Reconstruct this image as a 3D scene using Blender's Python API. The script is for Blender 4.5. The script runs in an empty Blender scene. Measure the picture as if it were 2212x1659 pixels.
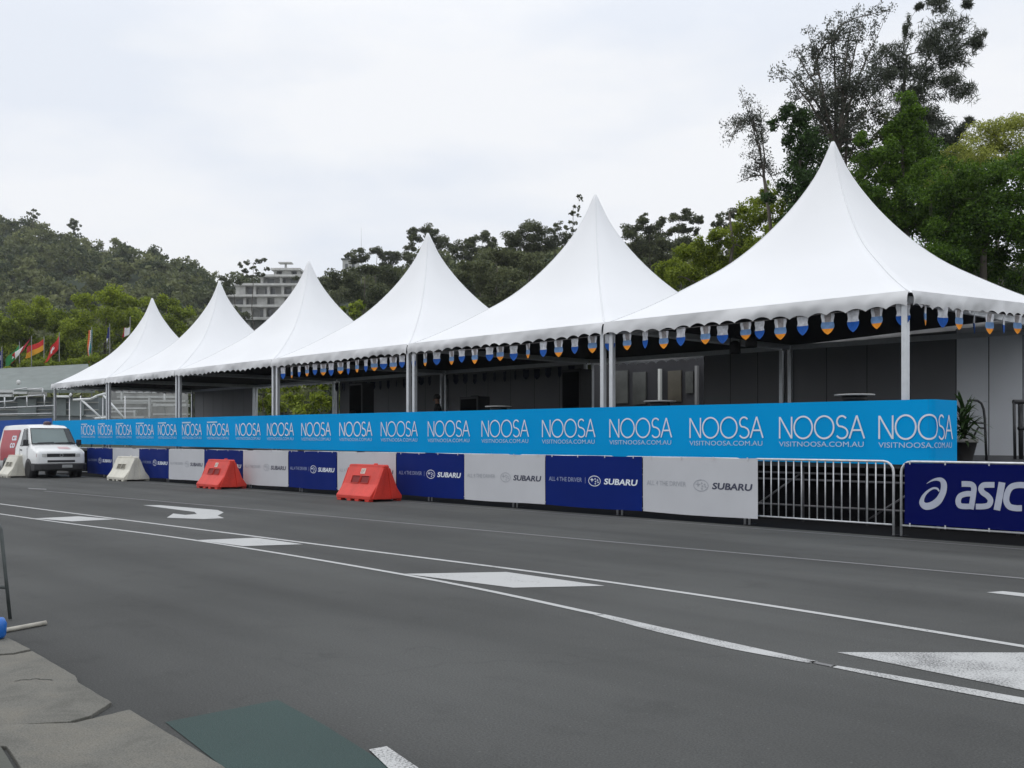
import bpy, bmesh, math, random
import numpy as np
from mathutils import Vector, Matrix
R = math.radians
S = bpy.context.scene
COL = S.collection

# ------------------------------------------------------------------ camera, sky, sun, exposure
# site frame: x runs along the road (to the right), y across the road, z up; the camera stands at the origin
F, CX, HY, CAMH, YAW = 2180.0, 1105.5, 950.0, 1.45, R(47.9)
cam = bpy.data.cameras.new("Camera")
cam.sensor_width = 36.0
cam.lens = 36.0 * F / 2211.0
cam.shift_y = (HY - 829.5) / 2211.0
cam.clip_start = 0.1
cam.clip_end = 3000
camo = bpy.data.objects.new("Camera", cam)
COL.objects.link(camo)
camo.location = (0, 0, CAMH)
camo.rotation_euler = (R(90), 0, YAW)
S.camera = camo

SUN_EL, SUN_AZ = R(58), R(200)
w = bpy.data.worlds.new("World")
S.world = w
w.use_nodes = True
nt = w.node_tree
nt.nodes.clear()
N = nt.nodes.new
out = N("ShaderNodeOutputWorld")
sky = N("ShaderNodeTexSky"); sky.sky_type = 'NISHITA'; sky.sun_disc = False
sky.sun_elevation = SUN_EL; sky.sun_rotation = SUN_AZ
bg1 = N("ShaderNodeBackground"); bg1.inputs[1].default_value = 0.12
nt.links.new(sky.outputs[0], bg1.inputs[0])
tc = N("ShaderNodeTexCoord")
mp = N("ShaderNodeMapping"); mp.inputs['Scale'].default_value = (1.0, 1.0, 3.4)
nt.links.new(tc.outputs['Generated'], mp.inputs[0])
nz = N("ShaderNodeTexNoise"); nz.inputs['Scale'].default_value = 2.6; nz.inputs['Detail'].default_value = 5; nz.inputs['Roughness'].default_value = .52
nt.links.new(mp.outputs[0], nz.inputs[0])
rampc = N("ShaderNodeValToRGB")
rampc.color_ramp.elements[0].position = .38; rampc.color_ramp.elements[0].color = (.82, .865, .945, 1)
rampc.color_ramp.elements[1].position = .58; rampc.color_ramp.elements[1].color = (.945, .96, .99, 1)
nt.links.new(nz.outputs[0], rampc.inputs[0])
sep = N("ShaderNodeSeparateXYZ"); nt.links.new(tc.outputs['Generated'], sep.inputs[0])
mr = N("ShaderNodeMapRange"); mr.inputs[1].default_value = .35; mr.inputs[2].default_value = 1.0
mr.inputs[3].default_value = 1.035; mr.inputs[4].default_value = 1.56
nt.links.new(sep.outputs[2], mr.inputs[0])
bg2 = N("ShaderNodeBackground")
nt.links.new(rampc.outputs[0], bg2.inputs[0]); nt.links.new(mr.outputs[0], bg2.inputs[1])
mx = N("ShaderNodeMixShader"); mx.inputs[0].default_value = .96
nt.links.new(bg1.outputs[0], mx.inputs[1]); nt.links.new(bg2.outputs[0], mx.inputs[2])
nt.links.new(mx.outputs[0], out.inputs[0])

sl = bpy.data.lights.new("Sun", 'SUN'); sl.energy = 0.55; sl.angle = R(20); sl.color = (1, .97, .92)
so = bpy.data.objects.new("Sun", sl); COL.objects.link(so)
so.rotation_euler = (R(90) - SUN_EL, 0, R(180) - SUN_AZ + R(180))
sdir = Vector((-.45, -.55, 1.25)).normalized()          # where the light comes from
so.rotation_euler = sdir.to_track_quat('Z', 'Y').to_euler()
sky.sun_elevation = math.asin(sdir.z); sky.sun_rotation = math.atan2(sdir.x, sdir.y)
S.view_settings.view_transform = 'Standard'; S.view_settings.look = 'None'
S.view_settings.exposure = 0; S.view_settings.gamma = 1; S.view_settings.use_curve_mapping = False
try:
    S.cycles.max_bounces = 6; S.cycles.transparent_max_bounces = 8
except Exception: pass

# ------------------------------------------------------------------ helpers
FW = np.array([-math.sin(YAW), math.cos(YAW)]); RT = np.array([math.cos(YAW), math.sin(YAW)])
def at(px, py, d):                        # a point seen at view pixel (px, py), d metres ahead
    v = (FW + RT * (px - CX) / F) * d
    return np.array([v[0], v[1], CAMH - (py - HY) * d / F])
def gnd(px, py, z=0.0):
    return at(px, py, F * (CAMH - z) / (py - HY))
def on_y(px, py, y):                      # the point of the plane y = const seen at the pixel
    v = FW + RT * (px - CX) / F
    return at(px, py, y / v[1])

def tag(o, label=None, cat=None, group=None, kind=None):
    if label: o['label'] = label
    if cat: o['category'] = cat
    if group: o['group'] = group
    if kind: o['kind'] = kind
    return o
def thing(name, label, cat, loc=(0, 0, 0), group=None):
    o = bpy.data.objects.new(name, None); COL.objects.link(o)
    o.location = [float(c) for c in loc]; o.empty_display_size = .2
    return tag(o, label, cat, group)
def root_of(o):
    p = Vector((0, 0, 0))
    while o is not None:
        p = p + Vector(o.location); o = o.parent
    return p

MATS = {}
def mat(name, col, rough=.6, var=.12, scale=3.0, bump=0.0, bscale=40.0, metal=0.0, spec=.5, var2=0.0, scale2=60.0):
    if name in MATS: return MATS[name]
    m = bpy.data.materials.new(name); m.use_nodes = True
    t = m.node_tree; b = t.nodes['Principled BSDF']
    b.inputs['Roughness'].default_value = rough; b.inputs['Metallic'].default_value = metal
    b.inputs['Specular IOR Level'].default_value = spec
    tcn = t.nodes.new('ShaderNodeTexCoord')
    n1 = t.nodes.new('ShaderNodeTexNoise'); n1.inputs['Scale'].default_value = scale; n1.inputs['Detail'].default_value = 6
    t.links.new(tcn.outputs['Object'], n1.inputs['Vector'])
    r = t.nodes.new('ShaderNodeMapRange'); r.inputs[1].default_value = .3; r.inputs[2].default_value = .7
    r.inputs[3].default_value = 1 - var; r.inputs[4].default_value = 1 + var
    t.links.new(n1.outputs[0], r.inputs[0])
    fac = r.outputs[0]
    if var2:
        n2 = t.nodes.new('ShaderNodeTexNoise'); n2.inputs['Scale'].default_value = scale2; n2.inputs['Detail'].default_value = 3
        t.links.new(tcn.outputs['Object'], n2.inputs['Vector'])
        r2 = t.nodes.new('ShaderNodeMapRange'); r2.inputs[1].default_value = .3; r2.inputs[2].default_value = .7
        r2.inputs[3].default_value = 1 - var2; r2.inputs[4].default_value = 1 + var2
        t.links.new(n2.outputs[0], r2.inputs[0])
        mm = t.nodes.new('ShaderNodeMath'); mm.operation = 'MULTIPLY'
        t.links.new(fac, mm.inputs[0]); t.links.new(r2.outputs[0], mm.inputs[1]); fac = mm.outputs[0]
    mul = t.nodes.new('ShaderNodeVectorMath'); mul.operation = 'SCALE'
    mul.inputs[0].default_value = col[:3]; t.links.new(fac, mul.inputs['Scale'])
    t.links.new(mul.outputs[0], b.inputs['Base Color'])
    if bump:
        n3 = t.nodes.new('ShaderNodeTexNoise'); n3.inputs['Scale'].default_value = bscale; n3.inputs['Detail'].default_value = 4
        t.links.new(tcn.outputs['Object'], n3.inputs['Vector'])
        bp = t.nodes.new('ShaderNodeBump'); bp.inputs['Strength'].default_value = bump; bp.inputs['Distance'].default_value = .02
        t.links.new(n3.outputs[0], bp.inputs['Height']); t.links.new(bp.outputs[0], b.inputs['Normal'])
    MATS[name] = m
    return m

def leafmat(name, c1, c2, trans=.25, rough=.55):
    m = bpy.data.materials.new(name); m.use_nodes = True
    t = m.node_tree; b = t.nodes['Principled BSDF']; o = t.nodes['Material Output']
    a = t.nodes.new('ShaderNodeAttribute'); a.attribute_name = 'tint'
    mixc = t.nodes.new('ShaderNodeMixRGB'); mixc.inputs[1].default_value = (*c1, 1); mixc.inputs[2].default_value = (*c2, 1)
    t.links.new(a.outputs['Fac'], mixc.inputs[0])
    t.links.new(mixc.outputs[0], b.inputs['Base Color'])
    b.inputs['Roughness'].default_value = rough; b.inputs['Specular IOR Level'].default_value = .3
    tr = t.nodes.new('ShaderNodeBsdfTranslucent'); t.links.new(mixc.outputs[0], tr.inputs[0])
    ms = t.nodes.new('ShaderNodeMixShader'); ms.inputs[0].default_value = trans
    t.links.new(b.outputs[0], ms.inputs[1]); t.links.new(tr.outputs[0], ms.inputs[2]); t.links.new(ms.outputs[0], o.inputs[0])
    return m

class MB:
    """collects geometry in site coordinates; build() links it as ONE mesh object (local to its parent)"""
    def __init__(s): s.v = []; s.f = []; s.mi = []; s.sm = []
    def add(s, vs, fs, mi=0, smooth=False):
        b = len(s.v); s.v += [tuple(float(c) for c in p) for p in vs]
        for f in fs: s.f.append([b + i for i in f]); s.mi.append(mi); s.sm.append(smooth)
        return s
    def box(s, lo, hi, mi=0):
        (a, b, c), (d, e, f) = lo, hi
        v = [(a,b,c),(d,b,c),(d,e,c),(a,e,c),(a,b,f),(d,b,f),(d,e,f),(a,e,f)]
        return s.add(v, [(0,3,2,1),(4,5,6,7),(0,1,5,4),(1,2,6,5),(2,3,7,6),(3,0,4,7)], mi)
    def obox(s, c, ax, ay, az, mi=0):
        c, ax, ay, az = map(np.array, (c, ax, ay, az))
        v = [c + i*ax + j*ay + k*az for k in (-.5,.5) for (i, j) in ((-.5,-.5),(.5,-.5),(.5,.5),(-.5,.5))]
        return s.add(v, [(0,3,2,1),(4,5,6,7),(0,1,5,4),(1,2,6,5),(2,3,7,6),(3,0,4,7)], mi)
    def tube(s, pts, r, n=8, mi=0, cap=True):
        pts = [np.array(p, float) for p in pts]
        rs = r if hasattr(r, '__len__') else [r]*len(pts)
        rings = []; up = None
        for i, p in enumerate(pts):
            a = pts[max(i-1, 0)]; b = pts[min(i+1, len(pts)-1)]
            d = b - a; L = np.linalg.norm(d); d = d/L if L > 1e-9 else np.array([0, 0, 1.])
            if up is None:
                up = np.array([0, 0, 1.]) if abs(d[2]) < .9 else np.array([1., 0, 0])
            x = np.cross(up, d); x /= np.linalg.norm(x); y = np.cross(d, x); up = y
            rings.append([p + rs[i]*(math.cos(t)*x + math.sin(t)*y) for t in np.linspace(0, 2*math.pi, n, endpoint=False)])
        v = [q for rg in rings for q in rg]; f = []
        for i in range(len(pts)-1):
            for j in range(n): f.append((i*n+j, i*n+(j+1) % n, (i+1)*n+(j+1) % n, (i+1)*n+j))
        if cap: f.append(tuple(range(n-1, -1, -1))); f.append(tuple((len(pts)-1)*n+j for j in range(n)))
        return s.add(v, f, mi, True)
    def lathe(s, c, prof, n=20, mi=0, axis=2):
        v = []; f = []
        for (r, h) in prof:
            for t in np.linspace(0, 2*math.pi, n, endpoint=False):
                q = [r*math.cos(t), r*math.sin(t), h]
                if axis == 1: q = [q[0], q[2], q[1]]
                if axis == 0: q = [q[2], q[0], q[1]]
                v.append(np.array(c) + np.array(q))
        for i in range(len(prof)-1):
            for j in range(n): f.append((i*n+j, i*n+(j+1) % n, (i+1)*n+(j+1) % n, (i+1)*n+j))
        f.append(tuple(range(n-1, -1, -1))); f.append(tuple((len(prof)-1)*n+j for j in range(n)))
        return s.add(v, f, mi, True)
    def prism(s, poly, vec, mi=0):
        """closed polygon (3d points) swept by vec"""
        n = len(poly); poly = [np.array(p, float) for p in poly]
        v = poly + [p + np.array(vec) for p in poly]
        f = [tuple(range(n))[::-1], tuple(range(n, 2*n))] + [(i, (i+1) % n, n+(i+1) % n, n+i) for i in range(n)]
        return s.add(v, f, mi)
    def grid(s, fn, nu, nv, mi=0, smooth=True):
        v = [fn(i/nu, j/nv) for j in range(nv+1) for i in range(nu+1)]
        f = [(j*(nu+1)+i, j*(nu+1)+i+1, (j+1)*(nu+1)+i+1, (j+1)*(nu+1)+i) for j in range(nv) for i in range(nu)]
        return s.add(v, f, mi, smooth)
    def build(s, name, m, parent=None, fixn=True, bevel=0):
        me = bpy.data.meshes.new(name)
        off = root_of(parent) if parent is not None else Vector((0, 0, 0))
        base = off
        if parent is None and s.v:
            a = np.array(s.v); base = Vector(((a[:,0].min()+a[:,0].max())/2, (a[:,1].min()+a[:,1].max())/2, a[:,2].min()))
        me.from_pydata([(p[0]-base.x, p[1]-base.y, p[2]-base.z) for p in s.v], [], s.f)
        for mm in (m if isinstance(m, (list, tuple)) else [m]): me.materials.append(mm)
        me.polygons.foreach_set('material_index', s.mi); me.polygons.foreach_set('use_smooth', s.sm)
        if fixn:
            bm = bmesh.new(); bm.from_mesh(me); bmesh.ops.recalc_face_normals(bm, faces=bm.faces); bm.to_mesh(me); bm.free()
        me.update()
        o = bpy.data.objects.new(name, me); COL.objects.link(o)
        if parent is not None: o.parent = parent
        else: o.location = base
        if bevel:
            bv = o.modifiers.new('Bevel', 'BEVEL'); bv.width = bevel; bv.segments = 2; bv.limit_method = 'ANGLE'; bv.angle_limit = R(40)
        return o

def quads_obj(name, V, tint, m, parent=None):
    """V: (n,4,3) array of leaf quads -> one mesh with a per-corner 'tint'"""
    n = len(V); me = bpy.data.meshes.new(name)
    base = np.array(root_of(parent)) if parent is not None else np.array([V[:,:,0].mean(), V[:,:,1].mean(), V[:,:,2].min()])
    me.vertices.add(n*4); me.vertices.foreach_set('co', (V.reshape(-1, 3) - base).astype(np.float32).ravel())
    me.loops.add(n*4); me.loops.foreach_set('vertex_index', np.arange(n*4, dtype=np.int32))
    me.polygons.add(n); me.polygons.foreach_set('loop_start', np.arange(0, n*4, 4, dtype=np.int32))
    try: me.polygons.foreach_set('loop_total', np.full(n, 4, dtype=np.int32))
    except Exception: pass
    at_ = me.attributes.new('tint', 'FLOAT', 'POINT'); at_.data.foreach_set('value', np.repeat(tint, 4).astype(np.float32))
    me.materials.append(m); me.update(calc_edges=True); me.validate()
    o = bpy.data.objects.new(name, me); COL.objects.link(o)
    if parent is not None: o.parent = parent
    else: o.location = base.tolist()
    return o

rng = np.random.default_rng(7)
def rand_dirs(n):
    d = rng.normal(size=(n, 3)); return d/np.linalg.norm(d, axis=1, keepdims=True)
def leaves_in(c, rad, n, size, elong=1.6, tint=.5, tvar=.25, hang=0.0, shell=.5):
    """n leaf-shaped quads spread through an ellipsoid"""
    c = np.array(c); rad = np.array(rad) if hasattr(rad, '__len__') else np.array([rad]*3)
    d = rand_dirs(n); r = rng.random(n)**shell
    p = c + d*r[:, None]*rad
    a = rand_dirs(n); a[:, 2] -= hang; a /= np.linalg.norm(a, axis=1, keepdims=True)
    b = np.cross(a, rand_dirs(n)); b /= np.linalg.norm(b, axis=1, keepdims=True)+1e-9
    L = size*rng.uniform(.6, 1.4, n)[:, None]; W = L/elong*.5
    V = np.stack([p - a*L*.5, p + b*W, p + a*L*.5, p - b*W], axis=1)
    t = np.clip(tint + rng.normal(0, tvar, n), 0, 1)
    return V, t
def tufts_in(c, rad, n, length, tint=.5, tvar=.2, k=14):
    """needle tufts: thin blades radiating from n points"""
    c = np.array(c); d = rand_dirs(n); p = c + d*(rng.random(n)**.5)[:, None]*np.array(rad)
    P = np.repeat(p, k, 0); D = np.repeat(d*.6 + np.array([.1, 0, .25]), k, 0) + rand_dirs(n*k)*.8
    D /= np.linalg.norm(D, axis=1, keepdims=True)
    b = np.cross(D, rand_dirs(n*k)); b /= np.linalg.norm(b, axis=1, keepdims=True)+1e-9
    L = length*rng.uniform(.5, 1.2, n*k)[:, None]; W = .012
    V = np.stack([P, P + D*L*.5 + b*W, P + D*L, P + D*L*.5 - b*W], axis=1)
    return V, np.clip(tint + rng.normal(0, tvar, n*k), 0, 1)
def lumpy(c, rad, n, size, m=9, **kw):
    """a blob made of sub-clumps so its outline is uneven"""
    rad = np.array(rad) if hasattr(rad, '__len__') else np.array([rad]*3)
    Vs, Ts = [], []; t0 = kw.pop('tint', .5)
    for q in range(m):
        d = rand_dirs(1)[0]; cc = np.array(c) + d*rad*rng.uniform(.35, .85)
        V, t = leaves_in(cc, rad*rng.uniform(.3, .52), max(4, int(n/m)), size, tint=t0 + .12*d[2] + rng.normal(0, .1), **kw)
        Vs.append(V); Ts.append(t)
    return np.concatenate(Vs), np.concatenate(Ts)

def limb(mb, p0, p1, r0, r1, sag=.12, n=6):
    p0 = np.array(p0, float); p1 = np.array(p1, float); L = np.linalg.norm(p1-p0)
    off = rand_dirs(1)[0]*L*sag*.5 + np.array([0, 0, L*sag])
    pts = []
    for i in range(n+1):
        t = i/n; q = p0*(1-t) + p1*t + off*math.sin(math.pi*t)*(1-t*.4)
        if 0 < i < n: q = q + rand_dirs(1)[0]*L*.018
        pts.append(q)
    mb.tube(pts, [r0*(1-t/n)+r1*t/n for t in range(n+1)], n=6)
    return pts

LG = lambda n, a, b, **k: leafmat(n, a, b, **k)
M_WHITE = mat('tent_fabric', (.765, .775, .79), .6, .025, .5, .06, 2.5, spec=.15)
M_VAL = mat('tent_valance_fabric', (.70, .705, .715), .65, .05, 1.5, .1, 5, spec=.2)
M_ALU = mat('aluminium', (.62, .64, .66), .38, .06, 8, metal=.55)
M_GALV = mat('galvanised_steel', (.58, .59, .60), .42, .15, 14, metal=.4)
M_WALL = mat('grey_wall_panel', (.19, .19, .195), .6, .05, .7)
M_WALL_LIT = mat('lit_wall_panel', (.82, .84, .87), .6, .05, .7)  # wall panels made paler: side light from the open end painted in
M_BOUNCE_BLOCK = mat('bounce_block_grey', (.045, .045, .05), .8, .05, 1)
M_DARKWALL = mat('dark_wall_panel', (.10, .10, .105), .65, .06, .7)
M_BLACK = mat('black_cloth', (.006, .006, .007), .9, .2, 3, spec=.03)
M_BLACKP = mat('black_plastic', (.016, .016, .018), .45, .2, 6)
M_SIGNBLUE = mat('bright_blue_banner', (.001, .325, .72), .7, .04, .6, .05, 3, spec=.05)
M_NAVY = mat('navy_vinyl', (.0028, .0165, .155), .6, .08, 1.2, .06, 4, spec=.08)
M_NAVY2 = mat('deep_navy_vinyl', (.0012, .0045, .085), .6, .08, 1.2, .06, 4, spec=.06)
M_PALE = mat('pale_grey_vinyl', (.54, .55, .575), .6, .05, 1.0, .06, 4, spec=.2)
M_LETTER = mat('pale_lettering', (.74, .79, .84), .6, .04, 5)
M_LETTER2 = mat('dim_lettering', (.45, .62, .76), .6, .05, 5)
M_SILVER = mat('silver_lettering', (.42, .45, .54), .5, .08, 5)
M_INK = mat('dark_lettering', (.045, .05, .085), .6, .1, 6)
M_FAINT = mat('faint_lettering', (.36, .375, .41), .6, .1, 6)
M_FAINTB = mat('faint_blue_lettering', (.30, .36, .52), .6, .1, 6)
M_REDP = mat('red_plastic', (.62, .040, .024), .5, .14, 2.5, .08, 9, var2=.06, scale2=30)
M_CREAMP = mat('cream_plastic', (.62, .60, .52), .55, .12, 2.5, .08, 9, var2=.08, scale2=30)
M_BARK = mat('bark', (.10, .085, .07), .9, .3, 5, .5, 20)
M_PALEBARK = mat('pale_bark', (.21, .19, .17), .9, .3, 4, .4, 20)

# ------------------------------------------------------------------ setting: ground, road, markings, gutter
def asphalt(name, col):
    m = mat(name, col, .85, .15, .30, .3, 140, spec=.25, var2=.26, scale2=85)
    t = m.node_tree; b = t.nodes['Principled BSDF']
    tcn = [n for n in t.nodes if n.type == 'TEX_COORD'][0]
    src = b.inputs['Base Color'].links[0].from_socket
    # worn tyre tracks and blotches
    v = t.nodes.new('ShaderNodeTexNoise'); v.inputs['Scale'].default_value = 1.0; v.inputs['Detail'].default_value = 4
    mp_ = t.nodes.new('ShaderNodeMapping'); mp_.inputs['Scale'].default_value = (.10, .9, 1)
    t.links.new(tcn.outputs['Object'], mp_.inputs[0]); t.links.new(mp_.outputs[0], v.inputs['Vector'])
    r = t.nodes.new('ShaderNodeMapRange'); r.inputs[1].default_value = .3; r.inputs[2].default_value = .7; r.inputs[3].default_value = .74; r.inputs[4].default_value = 1.16
    t.links.new(v.outputs[0], r.inputs[0])
    # sparse pale stones
    vo = t.nodes.new('ShaderNodeTexVoronoi'); vo.inputs['Scale'].default_value = 9
    t.links.new(tcn.outputs['Object'], vo.inputs['Vector'])
    lt = t.nodes.new('ShaderNodeMath'); lt.operation = 'LESS_THAN'; lt.inputs[1].default_value = .07
    t.links.new(vo.outputs['Distance'], lt.inputs[0])
    ml = t.nodes.new('ShaderNodeMath'); ml.operation = 'MULTIPLY_ADD'; ml.inputs[1].default_value = .35
    t.links.new(lt.outputs[0], ml.inputs[0]); t.links.new(r.outputs[0], ml.inputs[2])
    sp = t.nodes.new('ShaderNodeTexNoise'); sp.inputs['Scale'].default_value = 1.6; sp.inputs['Detail'].default_value = 7; sp.inputs['Roughness'].default_value = .62
    t.links.new(tcn.outputs['Object'], sp.inputs['Vector'])
    rs = t.nodes.new('ShaderNodeMapRange'); rs.inputs[1].default_value = .56; rs.inputs[2].default_value = .70; rs.inputs[3].default_value = 1.0; rs.inputs[4].default_value = .84
    t.links.new(sp.outputs[0], rs.inputs[0])
    dn = t.nodes.new('ShaderNodeTexNoise'); dn.inputs['Scale'].default_value = .9; dn.inputs['Detail'].default_value = 6
    t.links.new(tcn.outputs['Object'], dn.inputs['Vector'])
    dm = t.nodes.new('ShaderNodeVectorMath'); dm.operation = 'MULTIPLY_ADD'; dm.inputs[1].default_value = (1.6, 1.6, 0)
    t.links.new(dn.outputs['Color'], dm.inputs[0]); t.links.new(tcn.outputs['Object'], dm.inputs[2])
    vc = t.nodes.new('ShaderNodeTexVoronoi'); vc.feature = 'DISTANCE_TO_EDGE'; vc.inputs['Scale'].default_value = .16
    t.links.new(dm.outputs[0], vc.inputs['Vector'])
    rc = t.nodes.new('ShaderNodeMapRange'); rc.inputs[1].default_value = .0; rc.inputs[2].default_value = .0022; rc.inputs[3].default_value = .88; rc.inputs[4].default_value = 1.0
    t.links.new(vc.outputs['Distance'], rc.inputs[0])
    m1 = t.nodes.new('ShaderNodeMath'); m1.operation = 'MULTIPLY'; t.links.new(rs.outputs[0], m1.inputs[0]); t.links.new(rc.outputs[0], m1.inputs[1])
    m2_ = t.nodes.new('ShaderNodeMath'); m2_.operation = 'MULTIPLY'; t.links.new(m1.outputs[0], m2_.inputs[0]); t.links.new(ml.outputs[0], m2_.inputs[1]); ml = m2_
    sc = t.nodes.new('ShaderNodeVectorMath'); sc.operation = 'SCALE'
    t.links.new(src, sc.inputs[0]); t.links.new(ml.outputs[0], sc.inputs['Scale'])
    t.links.new(sc.outputs[0], b.inputs['Base Color'])
    return m
M_ASPH = asphalt('asphalt', (.071, .0725, .070))
def paintmat(name, col, wear, sc=38):
    """road paint worn through to the asphalt in specks"""
    m = bpy.data.materials.new(name); m.use_nodes = True
    t = m.node_tree; b = t.nodes['Principled BSDF']; b.inputs['Roughness'].default_value = .75
    tcn = t.nodes.new('ShaderNodeTexCoord')
    n = t.nodes.new('ShaderNodeTexNoise'); n.inputs['Scale'].default_value = sc; n.inputs['Detail'].default_value = 6; n.inputs['Roughness'].default_value = .7
    t.links.new(tcn.outputs['Object'], n.inputs['Vector'])
    cr = t.nodes.new('ShaderNodeValToRGB')
    n0 = t.nodes.new('ShaderNodeTexNoise'); n0.inputs['Scale'].default_value = 2.2; n0.inputs['Detail'].default_value = 4
    t.links.new(tcn.outputs['Object'], n0.inputs['Vector'])
    av = t.nodes.new('ShaderNodeMath'); av.operation = 'MULTIPLY_ADD'; av.inputs[1].default_value = .45
    t.links.new(n0.outputs[0], av.inputs[0]); sb = t.nodes.new('ShaderNodeMath'); sb.operation = 'ADD'; sb.inputs[1].default_value = -.225
    t.links.new(n.outputs[0], sb.inputs[0]); t.links.new(sb.outputs[0], av.inputs[2]); n = av
    cr.color_ramp.elements[0].position = wear - .06; cr.color_ramp.elements[0].color = (.11, .11, .11, 1)
    cr.color_ramp.elements[1].position = wear + .06; cr.color_ramp.elements[1].color = (*col, 1)
    t.links.new(n.outputs[0], cr.inputs[0]); t.links.new(cr.outputs[0], b.inputs['Base Color'])
    return m
M_PAINT = paintmat('road_paint', (.44, .445, .44), .35)
M_PAINTW = paintmat('worn_road_paint', (.44, .445, .44), .47, 45)
M_PAINTF = paintmat('faded_road_paint', (.175, .175, .177), .42, 30)
M_PAINTD = paintmat('dotted_road_paint', (.46, .465, .46), .455, 70)

def sheet(name, poly, z, m, kind='structure'):
    mb = MB(); mb.add([(x, y, z) for x, y in poly], [tuple(range(len(poly)))])
    o = mb.build(name, m, fixn=False)
    if o.data.polygons[0].normal.z < 0: o.data.flip_normals()
    return tag(o, kind=kind)
def strip(name, pts, wd, z, m):
    pts = [np.array(p[:2], float) for p in pts]; q = []
    for i in range(len(pts)):                         # smooth resample
        q.append(pts[i])
    dense = []
    for i in range(len(q)-1):
        p0 = q[max(i-1, 0)]; p1 = q[i]; p2 = q[i+1]; p3 = q[min(i+2, len(q)-1)]
        for t in np.linspace(0, 1, 8, endpoint=False):
            dense.append(.5*((2*p1)+(-p0+p2)*t+(2*p0-5*p1+4*p2-p3)*t*t+(-p0+3*p1-3*p2+p3)*t**3))
    dense.append(q[-1])
    ws = np.interp(np.linspace(0, 1, len(dense)), np.linspace(0, 1, len(wd)), wd) if hasattr(wd, '__len__') else [wd]*len(dense)
    v = []
    for i, p in enumerate(dense):
        d = dense[min(i+1, len(dense)-1)] - dense[max(i-1, 0)]; d /= np.linalg.norm(d)
        nn = np.array([-d[1], d[0]])*ws[i]/2
        v += [(*(p+nn), z), (*(p-nn), z)]
    mb = MB(); mb.add(v, [(2*i, 2*i+1, 2*i+3, 2*i+2) for i in range(len(dense)-1)])
    o = mb.build(name, m, fixn=False)
    if o.data.polygons[0].normal.z < 0: o.data.flip_normals()
    return tag(o, kind='structure')

M_EARTH = mat('earth_and_grass', (.055, .062, .035), .95, .35, .15, .3, 6)
sheet('ground', [(-1500, -600), (900, -600), (900, 1600), (-1500, 1600)], -.06, M_EARTH)
mb = MB(); mb.add([(x, y, 0) for x in (-420, 40) for y in (-30, 16.4)], [(0, 2, 3, 1)])
o = mb.build('road', M_ASPH, fixn=False); tag(o, kind='structure')
sheet('understage_shade', [(-46, 14.36), (3, 14.36), (3, 16.38), (-46, 16.38)], .004, mat('shade_black', (.007, .007, .008), .9, .2, 4, .2, 30, spec=.08))  # near-black sheet painting in the shade under the covers and stage
# lane lines, as measured on the road
strip('lane_line_faded', [(-30, 9.3), (-26.9, 9.54), (-19, 10.1), (-10.7, 10.58), (-4.2, 11.03), (6, 11.5)], .085, .004, M_PAINTF)
strip('lane_line', [(-60, 5.2), (-40, 6.0), (-24.4, 6.72), (-12.4, 7.36), (-6.96, 7.62), (-2.82, 7.40), (3, 6.7)], .085, .004, M_PAINT)
strip('lane_line', [(-60, 4.3), (-36, 5.1), (-21, 5.82), (-13.96, 6.36), (-8.63, 6.40), (-5.7, 6.14)], .075, .004, M_PAINT)
strip('lane_line_worn', [(-5.72, 6.14), (-4.9, 5.99), (-4.14, 5.89), (-3.55, 5.86)], [.09, .16, .16, .08], .004, M_PAINTD)
strip('lane_line_faint', [(-3.58, 5.86), (-3.40, 5.852)], .05, .004, M_PAINTF)
strip('lane_line_worn', [(-3.42, 5.85), (-2.27, 5.85), (1, 5.9)], [.06, .15, .15], .004, M_PAINTD)
strip('edge_line', [(-60, 13.2), (-38, 13.6), (-22, 13.85), (-10, 13.98), (-4, 13.95), (6, 13.9)], .05, .004, M_PAINTF)
def mark(name, px, m=M_PAINT): return sheet(name, [gnd(x, y)[:2] for x, y in px], .004, m)
mark('lane_diamond', [(872, 1240), (1093, 1236), (1306, 1266), (1108, 1270)])
mark('lane_diamond', [(425, 1167), (553, 1162), (655, 1176), (525, 1180)])
sheet('lane_diamond', [(-3.62, 6.25), (-2.72, 7.23), (-1.25, 7.1), (-1.9, 6.05)], .004, M_PAINTD)
mark('lane_diamond', [(75, 1120), (170, 1115.5), (250, 1122), (155, 1126.5)])
mark('road_arrow', [(309, 1091.5), (345, 1091.5), (470, 1102), (483, 1107), (470, 1114), (484, 1119.5), (440, 1121.5), (360, 1118.5), (374, 1109.5), (400, 1112.5), (425, 1110.5), (420, 1106)])
mark('road_arrow', [(2130, 1280), (2165, 1277.5), (2230, 1284), (2300, 1300), (2250, 1294)])
mark('lane_dash_distant', [(60, 1054), (100, 1056), (100, 1058), (62, 1056)], M_PAINTF)
sheet('lane_dash', [gnd(797, 1622)[:2], gnd(835, 1615)[:2], (-3.52, 2.66), (-3.62, 2.56)], .008, M_PAINTD)
M_GREEN = mat('green_road_surface', (.026, .052, .048), .85, .10, .8, .3, 150, var2=.2, scale2=110)
sheet('green_patch', [gnd(357, 1561)[:2], gnd(600, 1513)[:2], gnd(700, 1567)[:2], (-3.4, 2.55), (-3.0, 2.3), (-3.6, 2.0), gnd(480, 1657)[:2]], .004, M_GREEN)

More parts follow.
